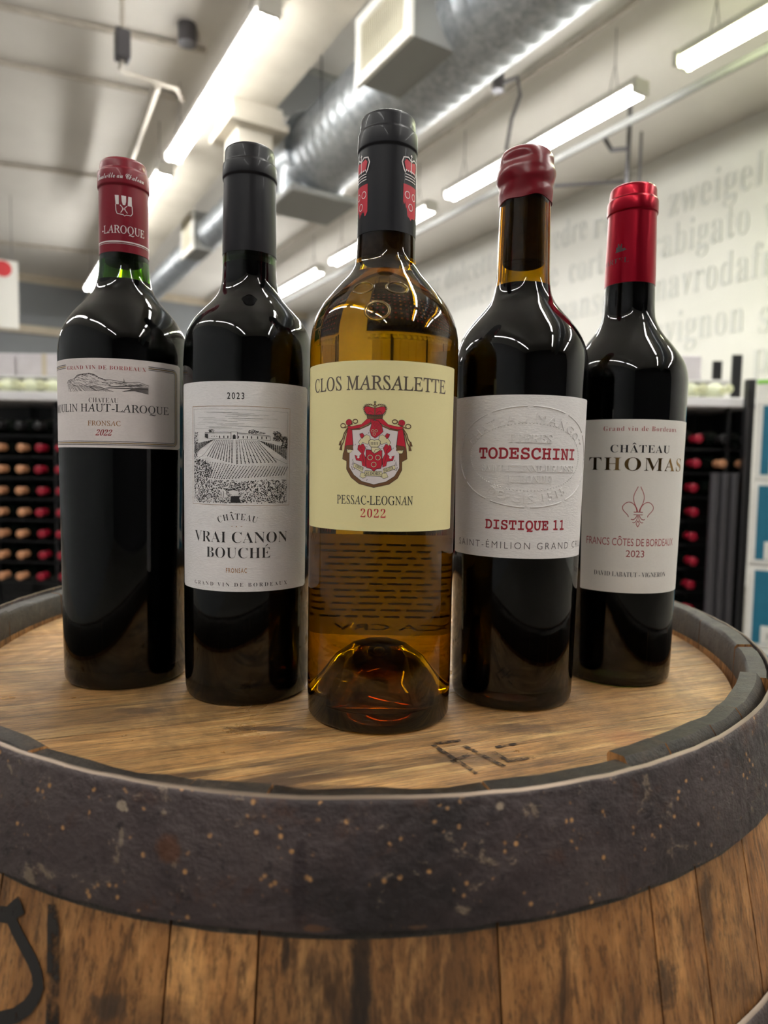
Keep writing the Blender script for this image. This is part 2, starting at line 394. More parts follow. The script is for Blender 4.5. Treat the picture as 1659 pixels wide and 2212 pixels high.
def rack(x0, ncol, px, Y, ztop, z0, pz, nrow, colour, label, label2):
    # black bottle rack, Y is the plane of the capsules, ztop the underside of the white shelf
    side = 'left'
    if x0 > 0: side = 'right'
    t = thing('bottle_rack', label, 'rack', (x0, Y, 0))
    W_ = ncol*px
    for i in range(0, ncol+1, 3):
        MB().box(i*px-.006, i*px+.006, .06, .08, 0, CZ+ztop).obj('post', M_black, t)
        MB().box(i*px-.006, i*px+.006, .36, .38, 0, CZ+ztop).obj('post', M_black, t)
    for r in range(nrow+3):
        z = CZ+z0-r*pz-.040
        if z < .1: break
        MB().box(0, W_, .06, .072, z-.006, z).obj('rail', M_black, t); MB().box(0, W_, .30, .312, z-.006, z).obj('rail', M_black, t)
    MB().box(0, W_, .40, .41, .05, CZ+ztop).obj('back_panel', M_black, t)
    MB().box(W_-.004, W_+.004, .09, .40, .05, CZ+ztop).obj('side_panel', M_black, t)
    MB().box(-.01, W_+.01, .02, .42, CZ+ztop, CZ+ztop+.038).obj('shelf', M_shelf, t, bevel=.003)
    for i in range(ncol):
        for r in range(nrow):
            k = colour(x0+(i+.5)*px, r, i)
            if k:
                o = put(k, x0+(i+.5)*px+random.uniform(-.004, .004), Y+.31+random.uniform(-.012, .012), CZ+z0-r*pz-.003)
                o['label'] = '%s bottle in the %s rack, %s row down, %s from the left end' % (CAPW[k], side, ORD[r], ORD[i])
    # goods above the white shelf
    n = int(W_/.105)
    for i in range(n): put('pale', x0+.055+i*.105, Y+.36, CZ+ztop+.038+.0375)['label'] = 'pale foil-necked bottle lying on top of the %s rack, %s from its left end' % (side, ORD[i])
    t2 = thing('display_shelf', label2, 'shelf', (x0, Y+.22, CZ+ztop+.038))
    MB().box(0, W_, .0, .16, .085, .095).obj('board', M_shelf, t2)
    for i in range(0, ncol+1, 7):
        MB().box(i*px-.02, i*px+.02, -.012, .0, 0, .20).obj('post', M_black, t2)
        MB().box(i*px-.02, i*px+.02, .162, .174, 0, .20).obj('post', M_black, t2)
    m = int(W_/.27)
    for i in range(m):
        c = MB(); c.box(0, .262, 0, .16, 0, .10)
        o = c.obj('carton', M_carton, bevel=.004); o.location = (x0+.01+i*.27, Y+.225, CZ+ztop+.038+.0955)
        tp = MB().box(.12, .142, -.0008, .16, 0, .1008).obj('tape', M_trim, o)
        tag(o, 'pale grey carton on the display shelf over the %s rack, %s from the left' % (side, ORD[i]), 'carton', 'cartons over the racks')
def c1(x, r, i):
    if r == 0: return 'blk'
    return 'red' if x > -1.57 and (i % 5) != 4 else 'tan'
rack(-2.00, 25, .0895, 2.98, .262, .154, .0945, 8, c1, 'black wine rack with white top shelf, full of lying bottles, left', 'narrow display shelf with black posts above the left rack')
def c2(x, r, i):
    if i >= 5: return None if r > 2 else ('tan' if r else 'blk')
    return 'red'
rack(.80, 7, .098, 2.72, .262, .137, .098, 8, c2, 'black wine rack behind the bright red capsule bottle, right', 'narrow display shelf with black posts above the right rack')
t = thing('steel_panel', 'grey folded steel side panel beneath the right rack corner', 'panel', (1.285, 2.66, 0))
for i in range(3):
    MB().tube([(i*.037, 0, 0), (i*.037, 0, CZ-.0)], .018, 10).obj('rib', M_rackgrey, t, smooth=50)
t = thing('rack_post', 'tall dark upright post between right rack and teal cases', 'post', (1.402, 2.66, 0))
MB().box(-.015, .015, -.015, .015, 0, CZ+.36).obj('post', M_black, t); MB().box(-.02, .02, -.05, .05, 0, .012).obj('foot', M_black, t)
MB().box(-.015, -.010, -.016, -.012, .4, CZ+.25).obj('side_strip', M_rackgrey, t)
# teal wine cases
M_teal = painted('teal_print', (24, 104, 130), .5, 30, 4); M_case = painted('white_card', (220, 218, 212), .6, 30, 5)
zc0 = CZ-1.28
cz = [-.965, -.645, -.325, -.010]; names = ['bottom', 'second from bottom', 'third from bottom', 'topmost']
z = .0
hcase = [.103, .31, .31, .307, .29]
zz = CZ-.965-.0
b = MB(); b.box(0, .5, 0, .30, 0, CZ-.962); o = b.obj('carton_box', M_case, bevel=.004); o.location = (1.338, 2.5, 0); o.rotation_euler = (0, 0, -.49); tag(o, 'white carton at the base of the teal case stack', 'carton')
zs = [CZ-.960, CZ-.642, CZ-.332, CZ-.022]; hs = [.314, .306, .306, .285]
for i in range(4):
    t = thing('wine_case', 'white wine case with teal face panel, %s of the right stack' % names[i], 'case', (1.343+.003*(i % 2), 2.5, zs[i]), -.49, 'teal wine cases')
    h = hs[i]
    MB().box(0, .5, 0, .30, 0, h).obj('carton', M_case, t, bevel=.003)
    MB().box(.022, .48, -.0012, 0.0, .018, h-.018).obj('front_panel', M_teal, t)
    p = MB(); x = .135
    p.add([(x+dx, -.0024, zq) for dx, zq in [(-.018, .045), (.018, .045), (.018, .13), (.007, .155), (.007, .19), (-.007, .19), (-.007, .155), (-.018, .13)]], [(0, 1, 2, 3, 4, 5, 6, 7)])
    p.obj('bottle_print', M_case, t)
    p = MB(); p.box(.05, .115, -.0026, -.0012, .02, .085); p.obj('white_tab', M_case, t)
    vs, fs = glyphs('H', 'bold'); q = MB(); q.add([(.068+x*.035, -.0030, .035+y*.035) for x, y, z_ in vs], fs); q.obj('lettering', M_panel, t)
t = thing('bottle_carrier', 'white box with a green stripe standing on the teal cases', 'box', (1.350, 2.51, CZ+.264), -.49)
MB().box(0, .4, 0, .15, 0, .08).obj('box', M_white, t, bevel=.004); MB().box(-.001, .12, -.0015, 0, .06, .076).obj('stripe', mat('green_print', (150, 214, 96), .5), t)

# ------------------------------------------------------------------ barrel
BX, BY, RX, RY = -.0185, .5548, .2844, .3215
RIM = HEAD_Z + .0215
def flare(h): return .24*h-.255*h*h          # radius grows below the rim
def spots(n, base, L):
    """stains with a place of their own: (centre, radii, colour, strength, sharpness)"""
    for c, rr, col, st, rag in L:
        if n.tc is None: n.tc = n.new('ShaderNodeTexCoord')
        mp = n.new('ShaderNodeMapping'); mp.vector_type = 'POINT'
        mp.inputs['Scale'].default_value = tuple(1/x for x in rr); mp.inputs['Location'].default_value = tuple(-a_/b_ for a_, b_ in zip(c, rr))
        n.ln(n.tc.outputs['Object'], mp.inputs[0])
        ln_ = n.new('ShaderNodeVectorMath', operation='LENGTH'); n.ln(mp.outputs[0], ln_.inputs[0])
        ns = n.noise(n.coord(loc=(c[0]*9, 3, 1)), 120, 5, .7)
        m_ = n.new('ShaderNodeMath', operation='MULTIPLY_ADD'); n.ln(ns, m_.inputs[0]); m_.inputs[1].default_value = rag; n.ln(ln_.outputs['Value'], m_.inputs[2])
        f_ = n.ramp(m_.outputs[0], [(min(.95, .55+.5*rag*.5), (st, st, st, 1)), (min(.99, .85+.5*rag*.5), (0, 0, 0, 1))])
        base = n.mix(f_, base, lin(col))
    return base
def wood(name, stops, rot, scl, stain=(.54, .66), stainc=(52, 36, 24), L=(), sc2=14, rough=.5, spec=.45):
    n = N(name)
    v = n.coord(scl, rot, rnd=True)
    g1 = n.noise(v, 1.0, 7, .65, .35)
    base = n.ramp(g1, stops)
    big = n.noise(n.coord((1, 1, 1), (0, 0, 0)), sc2, 6, .62, .8)
    base = n.mix(n.ramp(big, [(.44, (0, 0, 0, 1)), (.64, (.75, .75, .75, 1))]), base, lin(tuple(int(x*.60) for x in stops[1][1])))
    v3 = n.coord(tuple(x*.35 for x in scl), rot, (3.1, 1.7, 5.2), rnd=True)
    st = n.noise(v3, 1.0, 6, .7, 1.2)
    base = n.mix(n.ramp(st, [(stain[0], (0, 0, 0, 1)), (stain[1], (.85, .85, .85, 1))]), base, lin(stainc))
    fine = n.noise(n.coord(tuple(x*f_ for x, f_ in zip(scl, (8, 8, 8))), rot), 1.0, 4, .75)
    base = n.mix(n.ramp(fine, [(.48, (0, 0, 0, 1)), (.62, (.75, .75, .75, 1))]), base, lin(tuple(int(x*.42) for x in stops[1][1])))
    pale = n.noise(n.coord(tuple(x*1.7 for x in scl), rot, (7, 1, 2)), 1.0, 5, .7)
    base = n.mix(n.ramp(pale, [(.55, (0, 0, 0, 1)), (.72, (.45, .45, .45, 1))]), base, lin(tuple(min(255, int(x*1.22)) for x in stops[2][1])))
    base = spots(n, base, L)
    oi = n.new('ShaderNodeObjectInfo'); hv = n.new('ShaderNodeHueSaturation')
    mr = n.new('ShaderNodeMapRange'); mr.inputs['To Min'].default_value = .82; mr.inputs['To Max'].default_value = 1.16
    n.ln(oi.outputs['Random'], mr.inputs['Value']); n.ln(mr.outputs[0], hv.inputs['Value']); n.ln(base, hv.inputs['Color'])
    n.set(Base_Color=hv.outputs[0], Roughness=n.ramp(big, [(.35, (rough-.12,)*3+(1,)), (.65, (rough+.12,)*3+(1,))]))
    n.b.inputs['Specular IOR Level'].default_value = spec
    add = n.new('ShaderNodeMath', operation='ADD'); n.ln(g1, add.inputs[0]); n.ln(fine, add.inputs[1])
    n.bump(add.outputs[0], .6, .0014); return n.m
def bl(az, h):                      # barrel-local point on the outside, for placing stains
    a_ = math.radians(az); g_ = .24*h-.255*h*h
    return ((RX+g_)*math.sin(a_), -(RY+g_)*math.cos(a_), RIM-h)
hl = lambda x, y: (x/1000-BX, y/1000-BY, HEAD_Z)
M_head = wood('head_oak', [(.30, (126, 84, 44)), (.5, (188, 140, 84)), (.70, (220, 178, 120))], (0, 0, -math.radians(21)), (7, 120, 90), (.55, .66), (64, 46, 34),
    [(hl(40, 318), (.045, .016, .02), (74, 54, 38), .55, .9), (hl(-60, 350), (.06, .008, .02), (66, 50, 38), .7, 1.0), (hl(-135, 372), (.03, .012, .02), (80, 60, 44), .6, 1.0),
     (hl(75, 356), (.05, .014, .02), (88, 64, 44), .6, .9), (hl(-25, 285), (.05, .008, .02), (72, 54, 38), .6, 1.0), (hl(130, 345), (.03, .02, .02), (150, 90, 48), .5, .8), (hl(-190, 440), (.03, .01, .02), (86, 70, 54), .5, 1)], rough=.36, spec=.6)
M_stave = wood('stave_oak', [(.30, (112, 70, 38)), (.5, (172, 118, 68)), (.72, (208, 154, 96))], (0, 0, 0), (60, 60, 5), (.56, .68), (48, 34, 25),
    [(bl(-14.5, .075), (.018, .03, .012), (62, 50, 40), .7, 1.0), (bl(2.6, .06), (.007, .03, .05), (38, 30, 24), .85, .7), (bl(-2.4, .05), (.003, .02, .012), (40, 32, 26), .8, .6), (bl(25.5, .08), (.012, .02, .022), (60, 46, 34), .7, 1.0),
     (bl(-9.5, .09), (.02, .03, .012), (70, 50, 36), .6, 1.1), (bl(6, .075), (.03, .03, .008), (74, 56, 42), .5, 1.1), (bl(31, .06), (.008, .02, .03), (64, 50, 38), .7, .9)], sc2=22)
M_chime = wood('chime_oak', [(.28, (26, 21, 18)), (.5, (50, 41, 33)), (.75, (78, 65, 52))], (0, 0, 0), (80, 80, 60), (.58, .7), (24, 21, 19), rough=.42, spec=.5)
def hoopmat():
    n = N('rusty_hoop'); v = n.coord()
    big = n.noise(v, 13, 6, .65, .5); sm = n.noise(v, 190, 5, .62); md = n.noise(n.coord((1, 1, 1.5)), 60, 6, .75, .4)
    base = n.ramp(big, [(.36, (44, 37, 37)), (.5, (68, 57, 57)), (.64, (82, 71, 69))])
    base = n.mix(n.ramp(n.noise(n.coord(loc=(5, 2, 1)), 30, 7, .78, .3), [(.55, (0, 0, 0, 1)), (.66, (.8, .8, .8, 1))]), base, lin((78, 50, 36)))
    base = n.mix(n.ramp(sm, [(.58, (0, 0, 0, 1)), (.70, (.7, .7, .7, 1))]), base, lin((32, 27, 27)))
    base = n.mix(n.ramp(md, [(.60, (0, 0, 0, 1)), (.64, (.75, .75, .75, 1))]), base, lin((134, 116, 98)))
    vo = n.new('ShaderNodeTexVoronoi'); vo.inputs['Scale'].default_value = 260; n.ln(v, vo.inputs['Vector'])
    gate = n.new('ShaderNodeMath', operation='MULTIPLY')
    n.ln(n.ramp(vo.outputs['Distance'], [(.14, (1, 1, 1, 1)), (.3, (0, 0, 0, 1))]), gate.inputs[0])
    n.ln(n.ramp(n.noise(n.coord(loc=(9, 9, 2)), 110, 3), [(.54, (0, 0, 0, 1)), (.60, (1, 1, 1, 1))]), gate.inputs[1])
    base = n.mix(gate.outputs[0], base, lin((178, 132, 84)))
    base = spots(n, base, [(bl(-11.0, .0195), (.011, .05, .0105), (88, 54, 34), .8, .9), (bl(-15.2, .008), (.010, .05, .006), (170, 152, 130), .7, 1.5), (bl(-14.8, .018), (.002, .05, .006), (150, 132, 112), .6, 1.0),
        (bl(-1.6, .026), (.0040, .05, .022), (42, 32, 34), .75, .3), (bl(2.6, .02), (.004, .05, .03), (58, 50, 52), .5, .4), (bl(12.5, .004), (.003, .05, .003), (170, 150, 128), .7, .8), (bl(-.5, .040), (.012, .05, .003), (110, 76, 50), .7, 1.2), (bl(6, .040), (.012, .05, .003), (110, 80, 56), .6, 1.2)])
    add = n.new('ShaderNodeMath', operation='ADD'); n.ln(md, add.inputs[0]); n.ln(sm, add.inputs[1])
    n.set(Base_Color=base, Metallic=.3, Roughness=n.ramp(sm, [(.35, (.36,)*3+(1,)), (.65, (.66,)*3+(1,))]))
    n.bump(add.outputs[0], .75, .0014); return n.m
M_hoop = hoopmat()
M_hoopedge = mat('worn_hoop_edge', (128, 112, 98), .4, .6)
M_ink = mat('black_marking', (26, 22, 20), .6)
brl = thing('wine_barrel', 'old oak wine barrel with rusty iron hoops carrying the five bottles', 'barrel', (BX, BY, 0))
def bp(az, h, d=0.0):               # point on the barrel's outer surface, azimuth in degrees from the viewer's side
    a = math.radians(az); g = flare(h)+d
    return Vector(((RX+g)*math.sin(a), -(RY+g)*math.cos(a), RIM-h))
seams = [-25.7, -10.5, -4.26, 12.0, 24.9, 30.2, 37.5, 44.0, 57.9]
a = 57.9
while a < 360-40: a += random.uniform(11, 17); seams.append(a)
seams[-1] = 360-33.5 if 360-33.5-seams[-2] > 6 else seams[-1]
seams = sorted(x if x < 180 else x-360 for x in seams)
hs_ = [0, .004, .02, .05, .09, .14, .2, .3, .4, .475]
def fullh():
    H = RIM
    return [0, .003, .02, .045, .08, .12, .18, .26, .36, .475, .59, .69, .77, .83, .87, .905, .93, H-.002]
def bflare(h):
    return flare(h) if h < .475 else flare(max(0, RIM-h))
def bq(az, h, d):
    a = math.radians(az); g = bflare(h)+d
    return ((RX+g)*math.sin(a), -(RY+g)*math.cos(a), RIM-h)
for k in range(len(seams)):
    s0 = seams[k]; s1 = seams[(k+1) % len(seams)]
    if s1 < s0: s1 += 360
    gap = .09; s0 += gap; s1 -= gap; n = max(2, int((s1-s0)/2.5))
    inw = -.0045 if s0 > 24 and s1 < 58.5 else 0.0
    top = random.uniform(-.0012, .0012) if not inw else random.uniform(.001, .002)
    H = fullh(); vs = []; fs = []; m = len(H)
    lump = [random.uniform(-.0006, .0006) for _ in range(n+1)]
    for j in range(n+1):
        az = s0+(s1-s0)*j/n; ins = .0005 if j in (0, n) else 0
        for i, h in enumerate(H):
            d = (inw*max(0, 1-h/.03) if h < .03 else 0) - ins + (-.0014 if i == 0 else 0)
            hh = h-(top if i < 2 else 0)+(lump[j] if i == 0 else 0); vs.append(bq(az, hh, d))
        for i, h in reversed(list(enumerate(H))):
            th = .0105 if h < .002 else (.0125 if h < .01 else (.017 if h < .03 else .024))
            d = (inw*max(0, 1-h/.03) if h < .03 else 0)-th
            hh = h-(top if i < 2 else 0)+(lump[j]*1.3+.0008 if i == 0 else 0); vs.append(bq(az, hh, d))
    q = 2*m
    mi = []
    b = MB()
    for j in range(n):
        for i in range(q):
            i2 = (i+1) % q; f = (j*q+i, j*q+i2, (j+1)*q+i2, (j+1)*q+i)
            fs.append(f); hi = i if i < m else q-1-i
            mi.append(1 if (hi <= 2 or i == q-1) and (i >= m-0 or hi < 3) and hi < 3 else 0)
    fs.append(tuple(range(q-1, -1, -1))); mi.append(0); fs.append(tuple(n*q+i for i in range(q))); mi.append(0)
    b.v = vs; b.f = fs; b.mi = mi
    b.obj('stave', [M_stave, M_chime], brl, smooth=50)
def hoop(h0, h1, name='hoop', wob=.0):
    b = MB(); n = 180; vs = []; fs = []
    off = [random.uniform(-.0004, .0004) for _ in range(n)]
    for j in range(n):
        az = 360*j/n
        w = .0006*math.sin(az*.09)+off[j]*.6
        for h, d in ((h0+w, .0004), (h0+w-.0006, .0010), (h0+w, .0026), (h0+.002, .0030), ((h0+h1)/2, .0031), (h1-.002+off[j], .0030), (h1+off[j], .0024), (h1+off[j], .0004)):
            vs.append(bq(az, h, d))
    for j in range(n):
        j2 = (j+1) % n
        for i in range(8): fs.append((j*8+i, j*8+(i+1) % 8, j2*8+(i+1) % 8, j2*8+i))
    b.add(vs, fs); b.mi = [(1 if (k % 8) in (0, 1) else 0) for k in range(len(fs))]
    return b.obj(name, [M_hoop, M_hoopedge], brl, smooth=60)
hoop(-.0005, .0418); hoop(.108, .145); hoop(.27, .31); hoop(.62, .66); hoop(.79, .83); hoop(.90, .9495)
# rivets on the lap of the second hoop
# head planks
ex, ey = RX-.0172, RY-.0172
ang = math.radians(21); ca_, sa_ = math.cos(ang), math.sin(ang)
ell = [(ex*math.cos(2*PI*i/180), ey*math.sin(2*PI*i/180)) for i in range(180)]
def clip(poly, f):
    out = []
    for i in range(len(poly)):
        A, B = poly[i], poly[(i+1) % len(poly)]; fa, fb = f(A), f(B)
        if fa >= 0: out.append(A)
        if fa*fb < 0:
            t_ = fa/(fa-fb); out.append((A[0]+t_*(B[0]-A[0]), A[1]+t_*(B[1]-A[1])))
    return out
vv = [.20, .297, .369, .4425, .511, .60, .668, .75, .82, .9]
for v0, v1 in zip(vv, vv[1:]):
    fn = lambda P_: -(P_[0]+BX)*sa_+(P_[1]+BY)*ca_
    g = .0002
    poly = clip(clip(ell, lambda P_: fn(P_)-v0-g), lambda P_: v1-g-fn(P_))
    if len(poly) < 3: continue
    b = MB(); b.prism(poly, HEAD_Z-.022, HEAD_Z-random.uniform(0, .0002)); b.obj('head_plank', M_head, brl, bevel=.0002)
# marks burnt into the head and brushed on the staves
def stroke(b, pts, w, mapf, mi=0, step=None, taper=False):
    """flat ribbon along 2-D points, mapped by mapf"""
    P2 = [Vector(p) for p in pts]
    if step:
        q = [P2[0]]
        for A, B in zip(P2, P2[1:]):
            k = max(1, int((B-A).length/step)); q += [A+(B-A)*(i/k) for i in range(1, k+1)]
        P2 = q
    vs = []; 
    for i, p in enumerate(P2):
        t_ = P2[min(i+1, len(P2)-1)]-P2[max(0, i-1)]
        t_ = t_.normalized() if t_.length > 0 else Vector((1, 0)); nrm = Vector((-t_.y, t_.x)); ww = (w[0]+(w[1]-w[0])*i/(len(P2)-1))/2 if isinstance(w, tuple) else w/2
        vs += [mapf(*(p+nrm*ww)), mapf(*(p-nrm*ww))]
    b.add(vs, [(2*i, 2*i+1, 2*i+3, 2*i+2) for i in range(len(P2)-1)], mi)
hm = lambda x, y: (x/1000-BX, y/1000-BY, HEAD_Z+.0003)
b = MB()
for s in [((26.4, 331.6), (44.1, 300.5)), ((26.5, 332.8), (40.9, 338.0)), ((33.7, 312.2), (43.5, 321.4)), ((41.8, 331.2), (58.0, 308.2)), ((55.2, 324.6), (61.5, 313.3)), ((61.3, 314.3), (74.3, 319.0)), ((57.3, 330.2), (69.7, 335.2))]:
    stroke(b, s, 2.7, hm)
def stainink(name, c, lo, hi, scale):
    n = N(name); v = n.coord((1, 1, 1)); f = n.noise(v, scale, 5, .7)
    n.set(Base_Color=lin(c), Roughness=.6, Alpha=n.ramp(f, [(lo, (0, 0, 0, 1)), (hi, (1, 1, 1, 1))])); return n.m
b.obj('lettering', stainink('burnt_marking', (56, 44, 36), .38, .58, 260), brl, recalc=False)
sm_ = lambda az, h: bp(az, h/1000, .0007)
b = MB()
def astroke(pts, w):
    # azimuth degrees to mm for an even width
    k = 5.0
    stroke(b, [(p[0]*k, p[1]) for p in pts], w, lambda x, y: sm_(x/k, y), step=3)
astroke([(-27.2, 52), (-25.6, 58), (-24.2, 56.5), (-23.0, 51)], (4.5, 6.5))
astroke([(-24.3, 55), (-23.2, 60), (-22.0, 64.5), (-21.1, 68), (-20.6, 71), (-20.3, 75), (-20.5, 79), (-21.0, 83), (-22.0, 87.5), (-23.5, 91.5), (-26, 94)], (5.0, 5.2))
b.obj('painted_mark', stainink('brushed_black', (30, 26, 24), .25, .42, 90), brl, recalc=False)
b = MB(); astroke([(-20.0, 47), (-19.3, 65), (-18.7, 83), (-18.3, 100)], (5.2, 6.0))
b.obj('painted_mark', stainink('brushed_black_2', (36, 29, 24), .36, .52, 70), brl, recalc=False)

# ------------------------------------------------------------------ the five bottles
def glassmat(name, c):
    """clear refracting surface; the colour is in the thickness of the glass (c: what 3 mm lets through)"""
    n = N(name); n.set(Base_Color=(1, 1, 1, 1), Roughness=0.0, IOR=1.5)
    n.b.inputs['Transmission Weight'].default_value = 1.0
    sg = [-math.log(x)/.003 for x in c]; d = max(sg)*1.02
    va = n.new('ShaderNodeVolumeAbsorption'); va.inputs['Color'].default_value = tuple(1-x/d for x in sg)+(1,); va.inputs['Density'].default_value = d
    n.ln(va.outputs[0], n.t.nodes['Material Output'].inputs['Volume']); return n.m
M_green = glassmat('green_glass', (.22, .40, .02)); M_leaf = glassmat('dead_leaf_glass', (.56, .40, .03)); M_amber = glassmat('amber_glass', (.62, .45, .03))
M_redwine = mat('red_wine', (6, 3, 6), .5, 0, 0.0)
nw = N('white_wine'); nw.set(Base_Color=(.93, .86, .55, 1), Roughness=0, IOR=1.33); nw.b.inputs['Transmission Weight'].default_value = 1; M_whitewine = nw.m
M_cork = painted('cork', (58, 40, 28), .8, 200, 12)
def paper(name, c, amt=3, bump=.25, scl=500):
    n = N(name); v = n.coord((1, 1, 3)); f = n.noise(v, scl, 4, .6)
    n.set(Base_Color=n.ramp(f, [(.3, tuple(x-amt for x in c)), (.7, tuple(min(255, x+amt) for x in c))]), Roughness=.62)
    n.bump(f, bump, .0004); return n.m
M_pap1 = paper('paper_beige', (216, 207, 205), 3, .15); M_pap2 = paper('paper_white', (230, 227, 228), 3, .5, 420)
M_pap3 = paper('paper_cream', (232, 220, 164), 1, .05); M_pap4 = paper('paper_textured', (228, 224, 223), 3, .5, 380); M_pap5 = paper('paper_grey', (224, 219, 212), 2, .1)
I_dark = mat('ink_dark', (44, 42, 44), .5); I_grey = mat('ink_grey', (96, 90, 90), .5); I_red = mat('ink_red', (156, 28, 44), .5)
I_rose = mat('ink_rose', (164, 62, 66), .5); I_gold = mat('ink_gold', (186, 152, 84), .28, .85); I_tan = mat('ink_tan', (166, 120, 78), .5)
I_bronze = mat('foil_grey', (116, 104, 94), .3, .5); I_white = mat('ink_white', (224, 214, 214), .5); I_brown = mat('ink_brown', (112, 76, 44), .5)
I_bright = mat('ink_bright_red', (196, 26, 52), .5); I_cream = mat('ink_cream', (226, 216, 172), .5); I_foil = mat('black_foil', (40, 38, 40), .3, .3)
I_thomas = mat('gold_foil', (150, 118, 72), .22, 1.0)

def catmull(prof, sub=5):
    out = []
    for i in range(len(prof)-1):
        p0 = prof[max(0, i-1)]; p1 = prof[i]; p2 = prof[i+1]; p3 = prof[min(len(prof)-1, i+2)]
        # monotone cubic in h using finite-difference slopes
        def sl(a_, b_): return (b_[1]-a_[1])/(b_[0]-a_[0]) if b_[0] != a_[0] else 0
        d = sl(p1, p2)
        m1 = (sl(p0, p1)+d)/2 if i > 0 else d; m2 = (d+sl(p2, p3))/2 if i < len(prof)-2 else d
        if i > 0 and sl(p0, p1)*d <= 0: m1 = 0
        if i < len(prof)-2 and sl(p2, p3)*d <= 0: m2 = 0
        hh = p2[0]-p1[0]
        for k in range(sub):
            t_ = k/sub; t2 = t_*t_; t3 = t2*t_
            out.append((p1[0]+hh*t_, (2*t3-3*t2+1)*p1[1]+(t3-2*t2+t_)*hh*m1+(-2*t3+3*t2)*p2[1]+(t3-t2)*hh*m2))
    out.append(prof[-1]); return out

class Bottle:
    def __init__(s, label, c, prof, glass, wine, level, corkb, capb, punt=32, rb=None):
        s.t = thing('wine_bottle', label, 'bottle', (c[0], c[1], HEAD_Z), 0, None)
        s.prof = catmull(prof, 6)
        base_r = prof[0][1]; h0 = prof[0][0]
        p = punt
        out = [(p, 0), (p*.985, 4), (p*.92, 9), (p*.74, 15), (p*.45, 20.5), (p*.18, 26), (p*.05, base_r-7.5), (.3, base_r-5), (0.0, base_r-3.6), (.35, base_r-2.2), (1.3, base_r-1.0), (3, base_r-.25)]
        if h0 <= 5: h0 = 5
        full = out+[(h, r) for h, r in s.prof if h > h0]
        top = full[-1]
        # inner wall
        inner = [(h, r-3.0) for h, r in s.prof if h > 14.5]
        inner = [(h, min(r, r)) for h, r in inner]
        ib = [(p+8, 0), (p*.985+8, 5), (p*.92+8, 11), (p*.74+7.5, 18), (p*.45+7, 24), (p*.18+7, 29.0), (p*.05+8, base_r-7), (11, base_r-4.5), (14, base_r-3.2)]
        s.glass = MB().lathe([(h/1000, r/1000) for h, r in full]+[(top[0]/1000, (top[1]-3)/1000)]+[(h/1000, r/1000) for h, r in reversed(ib+inner)], 96).obj('glass', glass, s.t, smooth=60)
        wi = [(h-.1, r+.12 if r else 0) for h, r in ib]+[(h, r+.12) for h, r in inner if h < level-.5]
        rl = s.r(level)-3+.12
        wi += [(level, rl), (level-.15+.6, rl-.05) if False else (level-.3, rl-.6), (level-.8, rl-2), (level-1.0, 0)]
        MB().lathe([(h/1000, r/1000) for h, r in wi], 96).obj('wine', wine, s.t, smooth=60)
        rc = s.r(corkb)-3.05
        MB().lathe([(corkb/1000, 0), (corkb/1000, (rc-.4)/1000), ((corkb+.5)/1000, rc/1000), ((top[0]-2)/1000, (s.r(top[0])-3.05)/1000), ((top[0]-2)/1000, 0)], 48).obj('cork', M_cork, s.t, smooth=40)
    def r(s, h):
        P_ = s.prof
        if h <= P_[0][0]: return P_[0][1]
        for (a_, ra), (b_, rb) in zip(P_, P_[1:]):
            if h <= b_: return ra+(rb-ra)*(h-a_)/(b_-a_) if b_ > a_ else rb
        return P_[-1][1]
    def label(s, u0, u1, h0, h1, rad, m, name='label', round_=1.2, off=.12):
        n = 48; vs = []; fs = []; 
        for i in range(n+1):
            u = u0+(u1-u0)*i/n
            e = min(u-u0, u1-u); cut = (round_-math.sqrt(max(0, round_**2-(round_-e)**2))) if e < round_ else 0
            for h in (h0+cut, h1-cut):
                for d in (off-.1, off):
                    a_ = u/rad; rr = (s.r(h)+d)/1000; vs.append((rr*math.sin(a_), -rr*math.cos(a_), h/1000))
        for i in range(n):
            a_, b_ = i*4, i*4+4
            fs += [(a_+1, b_+1, b_+3, a_+3), (a_, a_+2, b_+2, b_), (a_, b_, b_+1, a_+1), (a_+2, a_+3, b_+3, b_+2)]
        fs += [(0, 1, 3, 2), (n*4, n*4+2, n*4+3, n*4+1)]
        if name == 'back_label': fs = fs[:-2][::4]
        o = MB(); o.add(vs, fs); o = o.obj(name, m, s.t, smooth=50); s.rad = rad; s.lab = o; return o
    def capsule(s, hb, r0, r1, rh0, rh1, rr, top, m, name='capsule'):
        pr = [(hb, r0-.35), (hb, r0), (hb+6, r0-.02)]
        for i in range(1, 9): pr.append((hb+6+(rh0-hb-7)*i/8, r0+(r1-r0)*i/8))
        pr += [(rh0-.5, r1), (rh0, r1+.15), (rh0+.35, rr), (rh0+1.2, rr+.12), (rh1-1, rr), (rh1-.2, rr-.25), (rh1+.4, rr-1.0), (rh1+1.2, rr-1.15), (top-2.6, rr-1.35), (top-1.3, rr-1.8), (top-.4, rr-2.9), (top, rr-4.5), (top, 0)]
        wr = [random.uniform(0, 6.28) for _ in range(6)]
        def fn(a_, h, r_):
            k = 1+.0022*math.sin(7*a_+wr[0]+h*60)+.0016*math.sin(13*a_+wr[1]-h*90) if h > .262 else 1
            return r_*k, h
        o = MB().lathe([(h/1000, r/1000) for h, r in pr], 96, fn=fn).obj(name, m, s.t, smooth=50); s.cap = o; s.cp = pr; return o

